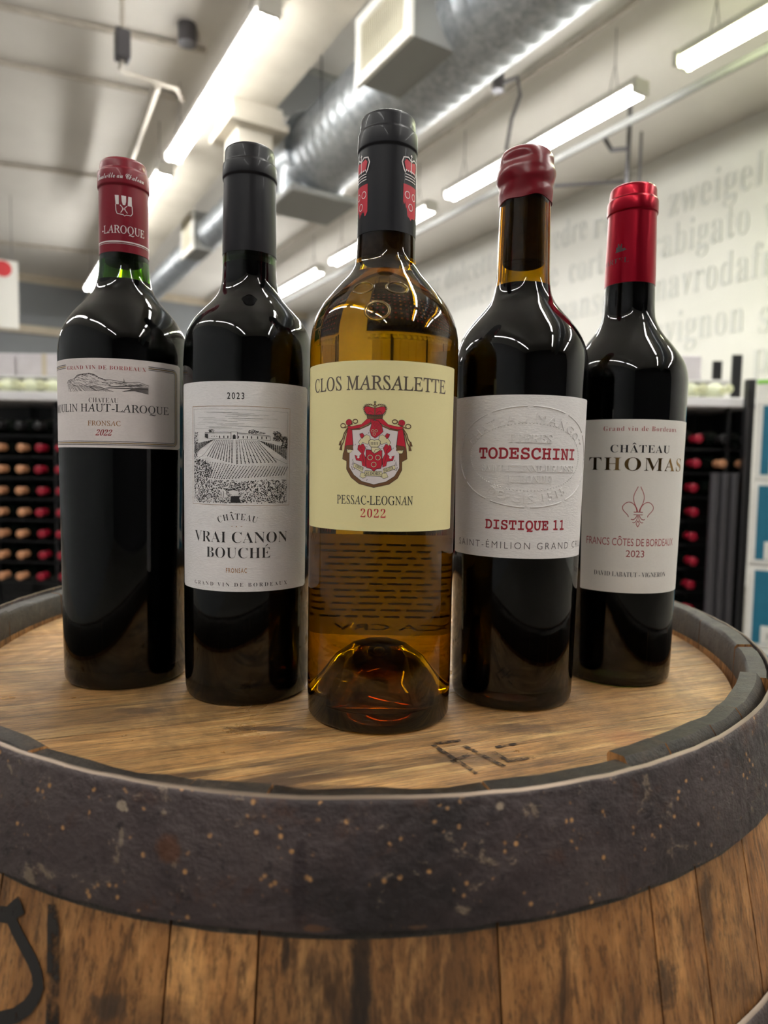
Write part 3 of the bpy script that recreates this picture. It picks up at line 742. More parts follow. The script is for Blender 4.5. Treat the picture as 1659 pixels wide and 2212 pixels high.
# print layer: polygons in (u, h) millimetres wrapped round the bottle
def wrap(fs_vs, name, mats, parent, rf, rad, off, w3=1.0, mis=None, grid=2.0):
    vs, fs = fs_vs
    me = bpy.data.meshes.new(name); me.from_pydata([(x, y, z) for x, y, z in vs], [], fs)
    mats = mats if isinstance(mats, (list, tuple)) else [mats]
    for m in mats: me.materials.append(m)
    if mis:
        for p, i in zip(me.polygons, mis): p.material_index = i
    bm = bmesh.new(); bm.from_mesh(me)
    if bm.verts:
        x0 = min(v.co.x for v in bm.verts); x1 = max(v.co.x for v in bm.verts)
        k = math.ceil(x0/grid)
        while k*grid < x1:
            bmesh.ops.bisect_plane(bm, geom=bm.verts[:]+bm.edges[:]+bm.faces[:], plane_co=(k*grid, 0, 0), plane_no=(1, 0, 0)); k += 1
    for v in bm.verts:
        a_ = v.co.x/rad; rr = (rf(v.co.y)+off+v.co.z*w3)/1000
        v.co = (rr*math.sin(a_), -rr*math.cos(a_), v.co.y/1000)
    bm.to_mesh(me); bm.free()
    o = bpy.data.objects.new(name, me); COL.objects.link(o); o.parent = parent; return o
def fit(s, style, u0, u1, h0, cap, off=0.0, sp=1.0, extrude=0, shear=0, acc=()):
    vs, fs = glyphs(s, style, off, sp, extrude)
    x0, x1, _, _ = bbox(vs)
    cv, _ = glyphs('H', style, off); _, _, c0, c1 = bbox(cv)
    k = (u1-u0)/(x1-x0); ky = cap/(c1-c0)
    vs = [(u0+(x-x0)*k+shear*y*ky, h0+(y-c0)*ky, z) for x, y, z in vs]
    fs = list(fs)
    for idx, ch in acc:                       # accents over capital idx
        pre, _ = glyphs(s[:idx+1], style, off, sp); q0, q1, _, _ = bbox(pre)
        gl, _ = glyphs(s[idx], style, off); g0, g1, _, _ = bbox(gl)
        cx = u0+((q1-(g1-g0)/2)-x0)*k; w = cap*.26; yb = h0+cap*1.12; th = cap*.11
        n = len(vs)
        if ch == '^':
            vs += [(cx-w, yb, 0), (cx, yb+w*.9, 0), (cx+w, yb, 0), (cx+w-th, yb-th*.2, 0), (cx, yb+w*.9-th*1.6, 0), (cx-w+th, yb-th*.2, 0)]
            fs += [(n, n+5, n+4, n+1), (n+1, n+4, n+3, n+2)]
        elif ch == "'":
            vs += [(cx-w*.35, yb, 0), (cx+w*.5, yb+w*.9, 0), (cx+w*.85, yb+w*.75, 0), (cx-w*.1, yb-th*.1, 0)]; fs += [(n, n+3, n+2, n+1)]
        elif ch == '`':
            vs += [(cx+w*.35, yb, 0), (cx-w*.5, yb+w*.9, 0), (cx-w*.85, yb+w*.75, 0), (cx+w*.1, yb-th*.1, 0)]; fs += [(n, n+1, n+2, n+3)]
    return vs, fs
def arc(vf, cx, cy, r_, up=True):
    """bend text whose u runs about 0 and h about 0 round a circle"""
    vs, fs = vf; o = []
    for x, y, z in vs:
        a_ = (x-cx)/r_
        if up: rr = r_+y; o.append((cx+rr*math.sin(a_), cy-r_+rr*math.cos(a_), z))
        else: rr = r_-y; o.append((cx+rr*math.sin(a_), cy+r_-rr*math.cos(a_), z))
    return o, fs
def join(*L):
    V, F = [], []
    for vs, fs in L:
        b_ = len(V); V += vs; F += [tuple(i+b_ for i in f) for f in fs]
    return V, F
class Ink:
    def __init__(s): s.b = MB(); s.z = 0
    def poly(s, pts, mi=0, z=0): s.b.add([(x, y, z) for x, y in pts], [tuple(range(len(pts)))], mi); return s
    def line(s, pts, w, mi=0, z=0, close=False):
        pts = list(pts)+([pts[0]] if close else []); stroke(s.b, pts, w, lambda x, y: (x, y, z), mi); return s
    def circ(s, x, y, r, mi=0, z=0, n=14, sy=1): return s.poly([(x+r*math.cos(2*PI*i/n), y+r*sy*math.sin(2*PI*i/n)) for i in range(n)], mi, z)
    def ring(s, x, y, r, w, mi=0, z=0, n=16, sy=1): return s.line([(x+r*math.cos(2*PI*i/n), y+r*sy*math.sin(2*PI*i/n)) for i in range(n+1)], w, mi, z)
    def wrap(s, name, mats, parent, rf, rad, off, grid=2.0, xf=None):
        v = s.b.v
        if xf: v = [xf(x, y)+(z,) for x, y, z in v]
        return wrap((v, s.b.f), name, mats, parent, rf, rad, off, 1.0, s.b.mi, grid)

# ---------------- bottle 1
def capmat(name, c, rough=.35, metal=0.0, streak=0):
    n = N(name); v = n.coord((1, 1, .15)); f = n.noise(v, 260, 3); n.b.inputs['Specular IOR Level'].default_value = .32
    n.set(Base_Color=lin(c), Roughness=rough, Metallic=metal); n.bump(f, .12, .0004)
    n.b.inputs['Coat Weight'].default_value = .05; return n.m
M_cap1 = capmat('crimson_capsule', (124, 12, 34), .38); M_cap2 = capmat('charcoal_capsule', (15, 13, 20), .44)
M_cap3 = capmat('dark_capsule', (15, 14, 22), .46); M_cap5 = capmat('metallic_red_capsule', (146, 4, 30), .28, .72)
B1 = Bottle('Bordeaux bottle with crimson capsule and short beige label, leftmost on the barrel', (-.1665, .4398),
    [(3, 37.4), (20, 37.7), (80, 38.3), (108, 38.6), (165, 39.1), (203, 39.1), (209, 38.7), (214, 37.9), (219, 36.3), (223, 34.3), (227, 31.8), (231, 28.8), (238, 22.6), (242, 19.5), (246, 17.4), (250.5, 16.1), (257, 15.1), (262, 14.7), (270, 14.4), (306, 14.2), (321, 13.2)],
    M_green, M_redwine, 250.5, 261.5, 266)
cap = B1.capsule(265.9, 14.75, 14.65, 306.0, 316.2, 15.3, 323.4, M_cap1)
rc = lambda h: 15.35 if h > 306 else 14.72
u = 5.4
wrap(join(fit('Bouteille au Château'.replace('â', 'a'), 'script', -13.5, 18.5, 309.2, 3.1, .006)), 'lettering', I_white, cap, lambda h: 15.4, 15.3, .12)
k = Ink(); sx = lambda x: 0.1+(x-462)*.0357*1.02; sy = lambda y: 299.3-(y-703)*.0355
def SP(L): return [(sx(x), sy(y)) for x, y in L]
k.poly(SP([(462, 703), (525, 703), (525, 855), (475, 855)])); k.poly(SP([(565, 705), (640, 705), (640, 800), (625, 860), (590, 860), (572, 800)])); k.poly(SP([(675, 708), (728, 708), (732, 865), (665, 865)]))
k.line(SP([(475, 855), (480, 960), (500, 1010), (595, 1022), (612, 1040), (640, 1022), (715, 1022), (740, 980), (735, 860)]), .42)
k.line(SP([(545, 862), (580, 900), (585, 940), (555, 990)]), .4); k.line(SP([(655, 870), (620, 905), (625, 945), (660, 990)]), .4); k.line(SP([(580, 915), (625, 915)]), .3); k.line(SP([(580, 935), (625, 935)]), .3)
k.wrap('emblem', I_white, cap, lambda h: 14.7, 14.7, .14, grid=1.0)
wrap(fit('-LAROQUE', 'roman', -9.5, 18.6, 276.9, 4.6, .004), 'lettering', I_white, cap, lambda h: 14.7, 14.7, .14, grid=1.0)
k = Ink(); k.line([(-40, 272.0), (40, 272.0)], .75); k.line([(-40, 270.9), (40, 270.9)], .22)
k.wrap('stripe', I_white, cap, lambda h: 14.74, 14.7, .12, grid=1.0)
lab = B1.label(-46, 51.4, 146.2, 198.0, 39.3, M_pap1)
rf = lambda h: B1.r(h)+.12
def T(bt, vf, m, off=.06, name='lettering', grid=2.0): return wrap(vf, name, m, bt.lab, lambda h: bt.r(h)+.12, bt.rad, off, grid=grid)
T(B1, fit('GRAND VIN DE BORDEAUX', 'bold', -22.9, 26.0, 191.5, 2.2, -.012, 1.15), I_rose)
T(B1, fit('CHATEAU', 'bold', -6.8, 10.4, 172.4, 2.7, -.014), I_grey)
T(B1, fit('MOULIN HAUT-LAROQUE', 'roman', -41.5, 41.0, 167.1, 4.5, .002), I_dark)
T(B1, fit('FRONSAC', 'roman', -7.6, 11.6, 159.0, 2.8, .004), I_tan)
T(B1, fit('2022', 'bold', -2.8, 6.2, 153.3, 3.3, -.004, shear=.3), I_rose)
k = Ink()
for i, (w, mi) in enumerate(((.35, 0), (.5, 1), (.3, 0))):
    d = i*.95
    k.line([(27.5, 194.6-d), (44.8, 194.6-d)]+[(44.8+(3.4-d)*math.sin(a_*PI/12), 191.2+(3.4-d)*math.cos(a_*PI/12)) for a_ in range(1, 6)]+[(48.2-d, 191.2), (48.2-d, 151.4)]+[(44.8+(3.4-d)*math.cos(a_*PI/12), 151.4-(3.4-d)*math.sin(a_*PI/12)) for a_ in range(1, 6)]+[(44.8, 148.0+d), (-45.5, 148.0+d)], w, mi)
    k.line([(-45.5, 194.6-d), (-24.6, 194.6-d)], w, mi)
k.wrap('border', [I_dark, I_gold], lab, rf, 39.3, .06)
# hill engraving
k = Ink(); hx = lambda x, y: (-23.3+(x-205)*.0503, 189.3-(y-260)*.0400)
ridge = [(205, 405), (230, 360), (330, 340), (380, 290), (440, 275), (540, 265), (600, 280), (650, 320), (720, 350), (800, 360), (930, 375), (1000, 385), (1100, 370), (1218, 405)]
k.line([(x, y+random.uniform(-5, 5)) for x, y in ridge], 7)
def ry(x):
    for (x0, y0), (x1, y1) in zip(ridge, ridge[1:]):
        if x0 <= x <= x1: return y0+(y1-y0)*(x-x0)/(x1-x0)
    return 400
for i in range(46):
    x0 = 215+i*10; k.line([(x0, 425+i*.6), (x0+random.uniform(20, 60)+i*2.6, 522)], random.uniform(2.0, 3.6))
for i in range(150):
    x = random.uniform(210, 1150); y = random.uniform(ry(x)+6, 440); L_ = random.uniform(20, 60)
    k.line([(x, y), (x+L_*.5, y+L_*.12), (x+L_, y+L_*.3)], random.uniform(2, 5))
for i in range(34):
    t_ = i/33; k.line([(600+t_*560, 520-4*i), (760+t_*300, 478-3.0*i+t_*60), (1210, 470-t_*60)], random.uniform(1.6, 3.2)) if i < 12 else k.line([(540+i*16, 500-i*2.2), (640+i*16, 470-i*2.2)], random.uniform(2, 4))
for i in range(20): k.line([(920+i*4, 515-i*1.5), (1060, 500-i*2.5), (1214, 535-i*5.5)], 3.0)
k.line([(430, 410), (560, 470), (640, 520)], 6); k.line([(560, 455), (640, 430), (800, 425)], 5); k.line([(935, 375), (935, 325), (945, 375)], 5)
for i in range(60): k.line([(random.uniform(400, 640), random.uniform(262, 300))]*1+[(random.uniform(400, 640), random.uniform(262, 300))], 0.01) if False else None
for i in range(90):
    x = random.uniform(330, 700); y = ry(x)+random.uniform(-3, 16); k.line([(x, y), (x+random.uniform(6, 16), y+random.uniform(-5, 5))], 6)
k.wrap('engraving', I_grey, lab, rf, 39.3, .06, xf=hx, grid=4)

# ---------------- bottle 2
B2 = Bottle('Bordeaux bottle with charcoal capsule and tall vineyard-picture label, second from left', (-.0829, .4166),
    [(3, 37.0), (9, 37.3), (69, 37.9), (185, 38.4), (204, 37.9), (209.5, 37.4), (215.5, 35.9), (219, 34.2), (223, 31.7), (229.5, 25.8), (233, 22.4), (237, 19.2), (241, 17.3), (245, 16.3), (250, 15.9), (262, 15.6), (270, 15.3), (304, 14.8), (319, 14)],
    M_green, M_redwine, 256.0, 259.0, 261)
cap = B2.capsule(260.8, 15.85, 15.2, 304.3, 312.9, 15.85, 322.8, M_cap2)
lab = B2.label(-43.3, 48.8, 66.6, 183.4, 38.8, M_pap2)
T(B2, fit('2023', 'sans', -4.4, 5.1, 173.6, 3.6, .012, 1.35), I_dark)
T(B2, arc(fit('CHATEAU', 'bold', -9.6, 12.2, 0, 3.4, -.012, 1.15, acc=[(2, '^')]), 1.4, 107.2, 30), I_dark)
k = Ink(); k.circ(1.1, 103.4, .28); k.line([(-1.9, 103.4), (-1.0, 103.4)], .22); k.line([(3.4, 103.4), (4.3, 103.4)], .22); k.wrap('ornament', I_tan, lab, rf, 38.8, .06)
T(B2, fit('VRAI CANON', 'bold', -27.0, 31.2, 94.3, 5.9, -.014), I_dark)
T(B2, fit('BOUCHE', 'bold', -17.6, 20.3, 85.7, 5.7, -.014, acc=[(5, "'")]), I_dark)
T(B2, fit('FRONSAC', 'sans', -5.0, 6.9, 77.3, 2.6, .012, 1.3), I_tan)
T(B2, fit('GRAND VIN DE BORDEAUX', 'bold', -27.4, 31.4, 69.5, 2.1, -.012, 1.5), I_dark)
k = Ink(); k.line([(-28.8, 169.8), (32.3, 169.8), (32.3, 115.2), (-28.8, 115.2)], .22, close=True)
k.wrap('picture_frame', I_tan, lab, lambda h: B2.r(h)+.12, 38.8, .06)
k = Ink(); ex_ = lambda x, y: (-28.8+(x-145)*.0677, 169.8-(y-418)*.0604)
def tuft(x0, x1, y0, y1, n, l=(8, 16), w=(3, 6), test=None):
    for _ in range(n):
        x = random.uniform(x0, x1); y = random.uniform(y0, y1)
        if test and not test(x, y): continue
        a_ = random.uniform(0, PI); L_ = random.uniform(*l)/2
        k.line([(x-L_*math.cos(a_), y-L_*math.sin(a_)), (x+L_*math.cos(a_), y+L_*math.sin(a_))], random.uniform(*w))
def row(p0, p1, n, w0, w1, jit=2):
    for i in range(n):
        t0 = i/n; t1 = (i+.72)/n; w = w0+(w1-w0)*t0
        A = (p0[0]+(p1[0]-p0[0])*t0+random.uniform(-jit, jit), p0[1]+(p1[1]-p0[1])*t0); B_ = (p0[0]+(p1[0]-p0[0])*t1, p0[1]+(p1[1]-p0[1])*t1)
        k.line([A, B_], w*random.uniform(.8, 1.2))
k.line([(165, 440), (1025, 455), (1020, 1300)], 1.6); k.line([(165, 440), (170, 1300)], 1.6)
for i in range(26):                                           # sky hatching
    y = 470+i*6.2+random.uniform(-2, 2); x = random.uniform(180, 600); k.line([(x, y), (x+random.uniform(80, 380), y+random.uniform(-2, 6))], 1.2)
k.line([(300, 660), (500, 655), (540, 658)], 4); k.line([(590, 660), (855, 680)], 4); k.line([(300, 660), (295, 700), (330, 715)], 3); k.line([(860, 682), (862, 722)], 3)
k.line([(335, 716), (540, 716)], 2); k.line([(592, 716), (862, 722)], 2); k.line([(305, 668), (540, 668)], 1.5); k.line([(592, 670), (855, 690)], 1.5)
k.line([(538, 715), (538, 652), (590, 652), (590, 715)], 4); k.poly([(553, 715), (553, 684), (565, 674), (577, 684), (577, 715)])
for x in (440, 478, 512, 600, 638, 672, 705, 755, 790, 828): k.line([(x, 688), (x, 710)], 8)
for x in (368, 392, 415): k.line([(x, 692), (x, 698)], 6)
k.poly([(300, 672), (330, 672), (330, 715), (300, 700)])
for i in range(10):                                           # left block of vines
    t_ = i/9; row((415+t_*130, 728), (322+t_*225, 880+t_*60), 16, 3.5, 9)
for i in range(11):
    t_ = i/10; row((588+t_*165, 728), (590+t_*330, 945-t_*20), 16, 3.5, 9)
k.line([(555, 720), (545, 940)], 2); k.line([(578, 720), (585, 950)], 2)
for i in range(9):
    t_ = i/8; row((400-t_*20, 722+t_*3), (172, 770+t_*85), 12, 2.5, 6); 
for i in range(9):
    t_ = i/8; row((760+t_*10, 726+t_*2), (1020, 790+t_*105), 13, 2.5, 8)
k.line([(400, 725), (290, 860), (215, 900)], 2); k.line([(765, 745), (890, 880), (1020, 935)], 2)
for i in range(30):
    x = 330+i*24; row((x, 925+min(i, 12)*3.0), (x-min(95, 40+i*5)*(1-.6*i/30), 1090-abs(i-8)*2.2), 9, 5, 8)
tuft(170, 1018, 1085, 1302, 1500, (7, 15), (3, 6.5), lambda x, y: y > 1108-(x-600)*.10 if x > 600 else y > 1095)
tuft(168, 370, 880, 1110, 460, (7, 15), (3, 7), lambda x, y: ((x-240)/130)**2+((y-1010)/110)**2 < 1)
tuft(168, 215, 655, 900, 120, (6, 12), (3, 6)); tuft(885, 965, 632, 725, 170, (6, 12), (3, 7), lambda x, y: ((x-915)/48)**2+((y-682)/48)**2 < 1)
tuft(960, 1022, 680, 790, 150, (6, 12), (3, 7)); tuft(680, 825, 625, 662, 130, (5, 10), (3, 6), lambda x, y: y > 628+abs(x-720)*.28); tuft(335, 390, 632, 655, 40, (5, 9), (3, 5))
k.wrap('engraving', I_dark, lab, lambda h: B2.r(h)+.12, 38.8, .06, xf=ex_, grid=6)
k = Ink(); k.poly([(445, 1190), (480, 1175), (500, 1200), (500, 1250), (470, 1262), (450, 1240)]); k.poly([(515, 1190), (590, 1175), (605, 1200), (600, 1235), (535, 1235)]); k.wrap('figure_ground', M_pap2, lab, lambda h: B2.r(h)+.12, 38.8, .09, xf=ex_)
k = Ink(); k.line([(510, 1190), (560, 1178), (595, 1188)], 7); k.line([(552, 1172), (556, 1164), (570, 1164), (574, 1172)], 6); k.poly([(540, 1240), (600, 1238), (622, 1298), (535, 1300)]); k.line([(452, 1200), (456, 1240)], 4); k.line([(470, 1190), (478, 1215), (472, 1258)], 4); k.line([(480, 1180), (486, 1168)], 5); k.line([(495, 1215), (545, 1225)], 3)
k.wrap('figure', I_dark, lab, lambda h: B2.r(h)+.12, 38.8, .12, xf=ex_)

# ---------------- bottle 3
B3 = Bottle('amber glass bottle of white wine with cream crest label, in front at the centre', (-.0014, .3814),
    [(3, 40.1), (4.5, 40.3), (85, 40.3), (195, 40.7), (203, 40.6), (208.5, 40.2), (215.5, 38.7), (223, 35.3), (229, 31.0), (235.5, 25.6), (241.5, 20.2), (246, 17.3), (249, 16.5), (253, 16.1), (262, 15.8), (270, 15.5), (304, 15.1), (319, 14.2)],
    M_amber, M_whitewine, 240.5, 249.0, 261, punt=36)
cap = B3.capsule(261.3, 15.95, 15.6, 305.6, 315.2, 16.15, 324.3, M_cap3)
lab = B3.label(-54.5, 47.2, 105.5, 190.3, 41.1, M_pap3, round_=.4)
T(B3, fit('CLOS MARSALETTE', 'roman', -44.0, 37.0, 175.9, 6.9, .008), I_bronze)
T(B3, fit('PESSAC-LEOGNAN', 'roman', -24.4, 16.5, 118.9, 4.4, .004), I_dark)
T(B3, fit('2022', 'bold', -10.6, 2.2, 112.5, 4.1, -.012, 1.15), I_bright)
# crest
cxy = lambda x, y: (-21.2+(x-444)*.0535, 170.4-(y-565)*.0511)
K_, R_, G_, Wt, C_ = 0, 1, 2, 3, 4      # dark, red, brown, white, cream
k = Ink()
def outl(P_, mi, z, w=4): k.poly(P_, mi, z); k.line(P_, w, K_, z+.012, close=True)
def mir(P_): return [(1531-x, y) for x, y in P_]
outl([(500, 830), (480, 1000), (450, 1080), (445, 1130), (490, 1150), (490, 1230), (540, 1310), (620, 1370), (765, 1405), (910, 1370), (990, 1310), (1030, 1230), (1030, 1150), (1080, 1120), (1075, 1060), (1065, 1000), (1040, 830)], G_, 0)
outl([(545, 840), (620, 835), (720, 790), (765, 745), (830, 800), (930, 845), (985, 855), (970, 1010), (1000, 1060), (1005, 1210), (960, 1290), (880, 1345), (765, 1375), (650, 1345), (570, 1285), (520, 1210), (520, 1060), (560, 1000)], Wt, .02, 3)
for f_ in (lambda P_: P_, mir):
    outl(f_([(500, 830), (545, 840), (555, 990), (480, 1000), (462, 1050), (470, 990)]), R_, .04, 3)
    outl(f_([(765, 722), (690, 740), (640, 790), (540, 812), (500, 800), (500, 830), (545, 838), (620, 826), (700, 788), (765, 742)]), R_, .045, 3)
    k.line(f_([(530, 842), (620, 838), (705, 800), (765, 752)]), 13, G_, .04)
    outl(f_([(480, 1000), (555, 992), (560, 1045), (520, 1035), (488, 1050)]), G_, .05, 3)
    outl(f_([(488, 1035), (556, 1040), (530, 1070), (500, 1068)]), C_, .06, 3)
    outl(f_([(512+33*math.cos(a_/2), 772+30*math.sin(a_/2)) for a_ in range(12)]), R_, .06, 4)
    for dx in (-14, 0, 14): k.line(f_([(512+dx*.4, 800), (512+dx, 755)]), 2.5, K_, .075)
    for (cx, cy, r_) in ((447, 803, 26), (577, 762, 24)):
        k.line(f_([(cx+r_*math.cos(a_*PI/8), cy+r_*.8*math.sin(a_*PI/8)) for a_ in range(17)]), 9, K_, .055); k.line(f_([(cx+r_*math.cos(a_*PI/8), cy+r_*.8*math.sin(a_*PI/8)) for a_ in range(17)]), 5, G_, .07)
    k.line(f_([(465, 825), (550, 785)]), 9, G_, .075)
    for pl in ([(500, 822), (460, 880), (445, 930), (422, 960)], [(502, 828), (470, 900), (455, 960), (430, 1005)]):
        k.line(f_(pl), 10, K_, .05); k.line(f_(pl), 6, G_, .06)
        x, y = pl[-1]; outl(f_([(x-6, y-8), (x+8, y-4), (x+6, y+38), (x-22, y+34)]), G_, .06, 3)
    outl(f_([(610, 995), (660, 980), (682, 1020), (665, 1075), (690, 1130), (684, 1205), (652, 1192), (646, 1150), (590, 1140), (575, 1090), (618, 1105), (644, 1075), (603, 1035)]), R_, .05, 4)
    k.line(f_([(625, 1010), (650, 1040), (655, 1110), (670, 1170)]), 4, K_, .066)
    k.circ(*f_([(612, 1110)])[0], 12, Wt, .07)
    outl(f_([(612, 965), (640, 925), (690, 890), (722, 905), (728, 950), (700, 985), (650, 965), (635, 1000)]), C_, .07, 4)
    outl(f_([(622, 885), (650, 875), (668, 900), (650, 930), (632, 915)]), R_, .075, 4)
    k.line(f_([(700, 1005), (640, 1015)]), 3, K_, .05); k.line(f_([(700, 1020), (655, 1035)]), 3, K_, .05)
    k.line(f_([(550, 1190), (560, 1145), (570, 1190), (575, 1230), (555, 1235), (545, 1200)]), 5, K_, .08)
outl([(735, 790), (725, 745), (760, 755), (800, 755), (832, 800), (845, 860), (815, 890), (770, 925), (735, 900), (720, 850)], R_, .09, 5)
for i in range(5): k.line([(775+i*12, 880-i*6), (770+i*12, 820-i*4), (745+i*15, 765+i*4)], 2.6, K_, .105)
for x, y in ((748, 853), (780, 853), (762, 885)): k.ring(x, y, 12, 6, K_, .105); k.ring(x, y, 12, 3, C_, .115)
outl([(712, 950), (735, 935), (765, 945), (795, 935), (820, 950), (818, 990), (795, 1010), (737, 1010), (715, 990)], C_, .09, 5)
for i in range(5): k.line([(735+i*15, 962), (735+i*15, 990)], 5, K_, .105)
outl([(735, 1012), (797, 1012), (830, 1030), (800, 1055), (765, 1075), (740, 1050)], C_, .10, 5); k.line([(760, 1070), (775, 1035), (820, 1028)], 4, K_, .115)
outl([(686, 1036), (742, 1040), (765, 1072), (795, 1048), (838, 1040), (840, 1180), (828, 1218), (790, 1222), (763, 1248), (738, 1222), (694, 1212), (686, 1180)], R_, .08, 6)
for x, y in ((727, 1112), (800, 1112), (762, 1180)):
    k.ring(x, y, 23, 10, K_, .095); k.ring(x, y, 23, 5, C_, .105)
outl([(572, 1168), (664, 1212), (656, 1258), (562, 1208)], C_, .10, 4); outl([(680, 1240), (838, 1246), (846, 1294), (670, 1290)], C_, .10, 4); outl([(852, 1222), (958, 1184), (968, 1218), (852, 1262)], C_, .10, 4)
outl([(640, 1262), (676, 1262), (690, 1300), (660, 1316), (630, 1300)], C_, .09, 4); outl([(846, 1262), (882, 1262), (900, 1300), (860, 1316), (830, 1300)], C_, .09, 4)
for _ in range(46):
    x = random.uniform(545, 985); y = random.uniform(850, 1340)
    if (x-765)**2/230**2+(y-1100)**2/270**2 < 1 and not (590 < x < 940 and 880 < y < 1310): k.line([(x-4, y+9), (x, y), (x+5, y-6)], 4, K_, .04)
# crown
outl([(690, 702), (765, 708), (842, 702), (838, 732), (765, 740), (694, 732)], G_, .08, 5)
outl([(688, 695), (662, 650), (672, 620), (705, 618), (765, 636), (825, 618), (858, 620), (868, 650), (842, 695), (765, 700)], R_, .07, 5)
k.line([(765, 700), (765, 610)], 12, G_, .09)
for sgn in (-1, 1):
    ar = [(765+sgn*x, y) for x, y in ((0, 618), (40, 600), (85, 605), (108, 635), (95, 680), (78, 702))]
    k.line(ar, 12, G_, .085)
    for i in range(12):
        t_ = i/11*(len(ar)-1); j = min(int(t_), len(ar)-2); q_ = t_-j; x = ar[j][0]+(ar[j+1][0]-ar[j][0])*q_; y = ar[j][1]+(ar[j+1][1]-ar[j][1])*q_
        k.circ(x+sgn*5, y-5, 6.5, K_, .09, 8); k.circ(x+sgn*5, y-5, 4, C_, .10, 8)
    k.line([(765+sgn*12, 690), (765+sgn*45, 660), (765+sgn*70, 692)], 4, K_, .09)
k.circ(765, 598, 10, G_, .09); k.line([(765, 592), (765, 566)], 7, K_, .09); k.line([(752, 577), (778, 577)], 7, K_, .09)
for i in range(9): k.circ(700+i*16.5, 718, 4, K_, .1, 6)
rf3 = lambda h: B3.r(h)+.12
k.wrap('crest', [I_dark, I_bright, I_brown, I_white, I_cream], lab, rf3, 41.1, .05, xf=cxy, grid=2.5)
def tilt(vf, x, y, ang_):
    vs, fs = vf; c_, s_ = math.cos(ang_), math.sin(ang_); return [(x+vx*c_-vy*s_, y+vx*s_+vy*c_, z) for vx, vy, z in vs], fs
p0 = cxy(578, 1205); p1 = cxy(686, 1282); p2 = cxy(862, 1250)
wrap(join(tilt(fit('VIRTUS', 'bold', 0, 4.4, 0, 1.35, 0), p0[0], p0[1], -.42), fit('SUDORE', 'bold', p1[0], p1[0]+7.6, p1[1], 1.6, 0), tilt(fit('PARATUR', 'bold', 0, 4.9, 0, 1.3, 0), p2[0], p2[1], .33)), 'lettering', I_dark, lab, rf3, 41.1, .18)
# capsule crests
for cx in (14.6, -16.6):
    k = Ink()
    k.poly([(cx-5.6, 286.2), (cx+5.6, 286.2), (cx+5.6, 272), (cx+4.2, 270), (cx+1.2, 269.6), (cx, 268.2), (cx-1.2, 269.6), (cx-4.2, 270), (cx-5.6, 272)], 1)
    for x, y in ((-2.7, 281), (2.7, 281), (0, 275.2)): k.ring(cx+x, y, 1.75, .42, 0, .03)
    k.poly([(cx-4, 293), (cx-5.2, 297.5), (cx-3.8, 299), (cx, 298), (cx+3.8, 299), (cx+5.2, 297.5), (cx+4, 293)], 1)
    for sgn in (-1, 1): k.line([(cx, 298.6), (cx+sgn*2.5, 300.2), (cx+sgn*5.6, 299.6), (cx+sgn*6.6, 297), (cx+sgn*5.4, 293.5), (cx+sgn*4.4, 292)], .75, 0, .03)
    k.line([(cx, 292.5), (cx, 302.2)], .5, 0, .03); k.line([(cx-.9, 301.4), (cx+.9, 301.4)], .45, 0, .03)
    for y in (288.6, 290, 291.4): k.line([(cx-4.6, y), (cx+4.6, y)], .5, 0, .03)
    for i in range(6): k.circ(cx-3.8+i*1.5, 293.4, .5, 0, .04, 8)
    k.wrap('capsule_crest', [I_white, I_bright], cap, lambda h: 15.8 , 15.8, .12, grid=1.0)
# raised rings on the shoulder
def sring(bt, u0, h0, ru, rh, w, name='raised_ring', m=M_amber):
    b = MB(); n = 40; q = 8; vs = []; fs = []
    for i in range(n):
        a_ = 2*PI*i/n
        for j in range(q):
            c_ = 2*PI*j/q; e = 1+w/ru*math.cos(c_); uu = u0+ru*e*math.cos(a_); hh = h0+rh*e*math.sin(a_)
            rr = bt.r(hh)+w*.55*math.sin(c_)+.05; az_ = uu/bt.r(h0); vs.append((rr*math.sin(az_)/1000, -rr*math.cos(az_)/1000, hh/1000))
    for i in range(n):
        for j in range(q): fs.append((i*q+j, i*q+(j+1) % q, ((i+1) % n)*q+(j+1) % q, ((i+1) % n)*q+j))
    b.add(vs, fs); return b.obj(name, m, bt.t, smooth=60)
sring(B3, -11.4, 228.2, 5.3, 3.3, .8); sring(B3, 6.2, 228.2, 5.6, 3.3, .8); sring(B3, -3.6, 215.0, 5.9, 4.6, .95)
# back label of bottle 3 (seen through the wine)
def backpaper():
    n = N('back_paper'); t = n.t
    d = n.new('ShaderNodeBsdfDiffuse'); d.inputs[0].default_value = lin((228, 220, 184)); tr = n.new('ShaderNodeBsdfTranslucent'); tr.inputs[0].default_value = lin((228, 214, 170))
    mx = n.new('ShaderNodeMixShader'); mx.inputs[0].default_value = .34; n.ln(d.outputs[0], mx.inputs[1]); n.ln(tr.outputs[0], mx.inputs[2])
    n.ln(mx.outputs[0], t.nodes['Material Output'].inputs['Surface']); return n.m
bl = B3.label(-38+129, 38+129, 38, 98, 41.1, backpaper(), 'back_label', off=.12)
k = Ink()
for i in range(12):
    y = 92-i*3.9; x = 129-33
    while x < 129+32: w = random.uniform(3, 9); k.line([(x, y), (min(x+w, 129+33), y)], 1.3); x += w+1.6
k.wrap('fine_print', I_dark, bl, rf3, 41.1, .05)
wrap(fit('CA CRV', 'sans', 129-20, 129+16, 41, 3.6, .01), 'lettering', I_dark, bl, rf3, 41.1, .05)

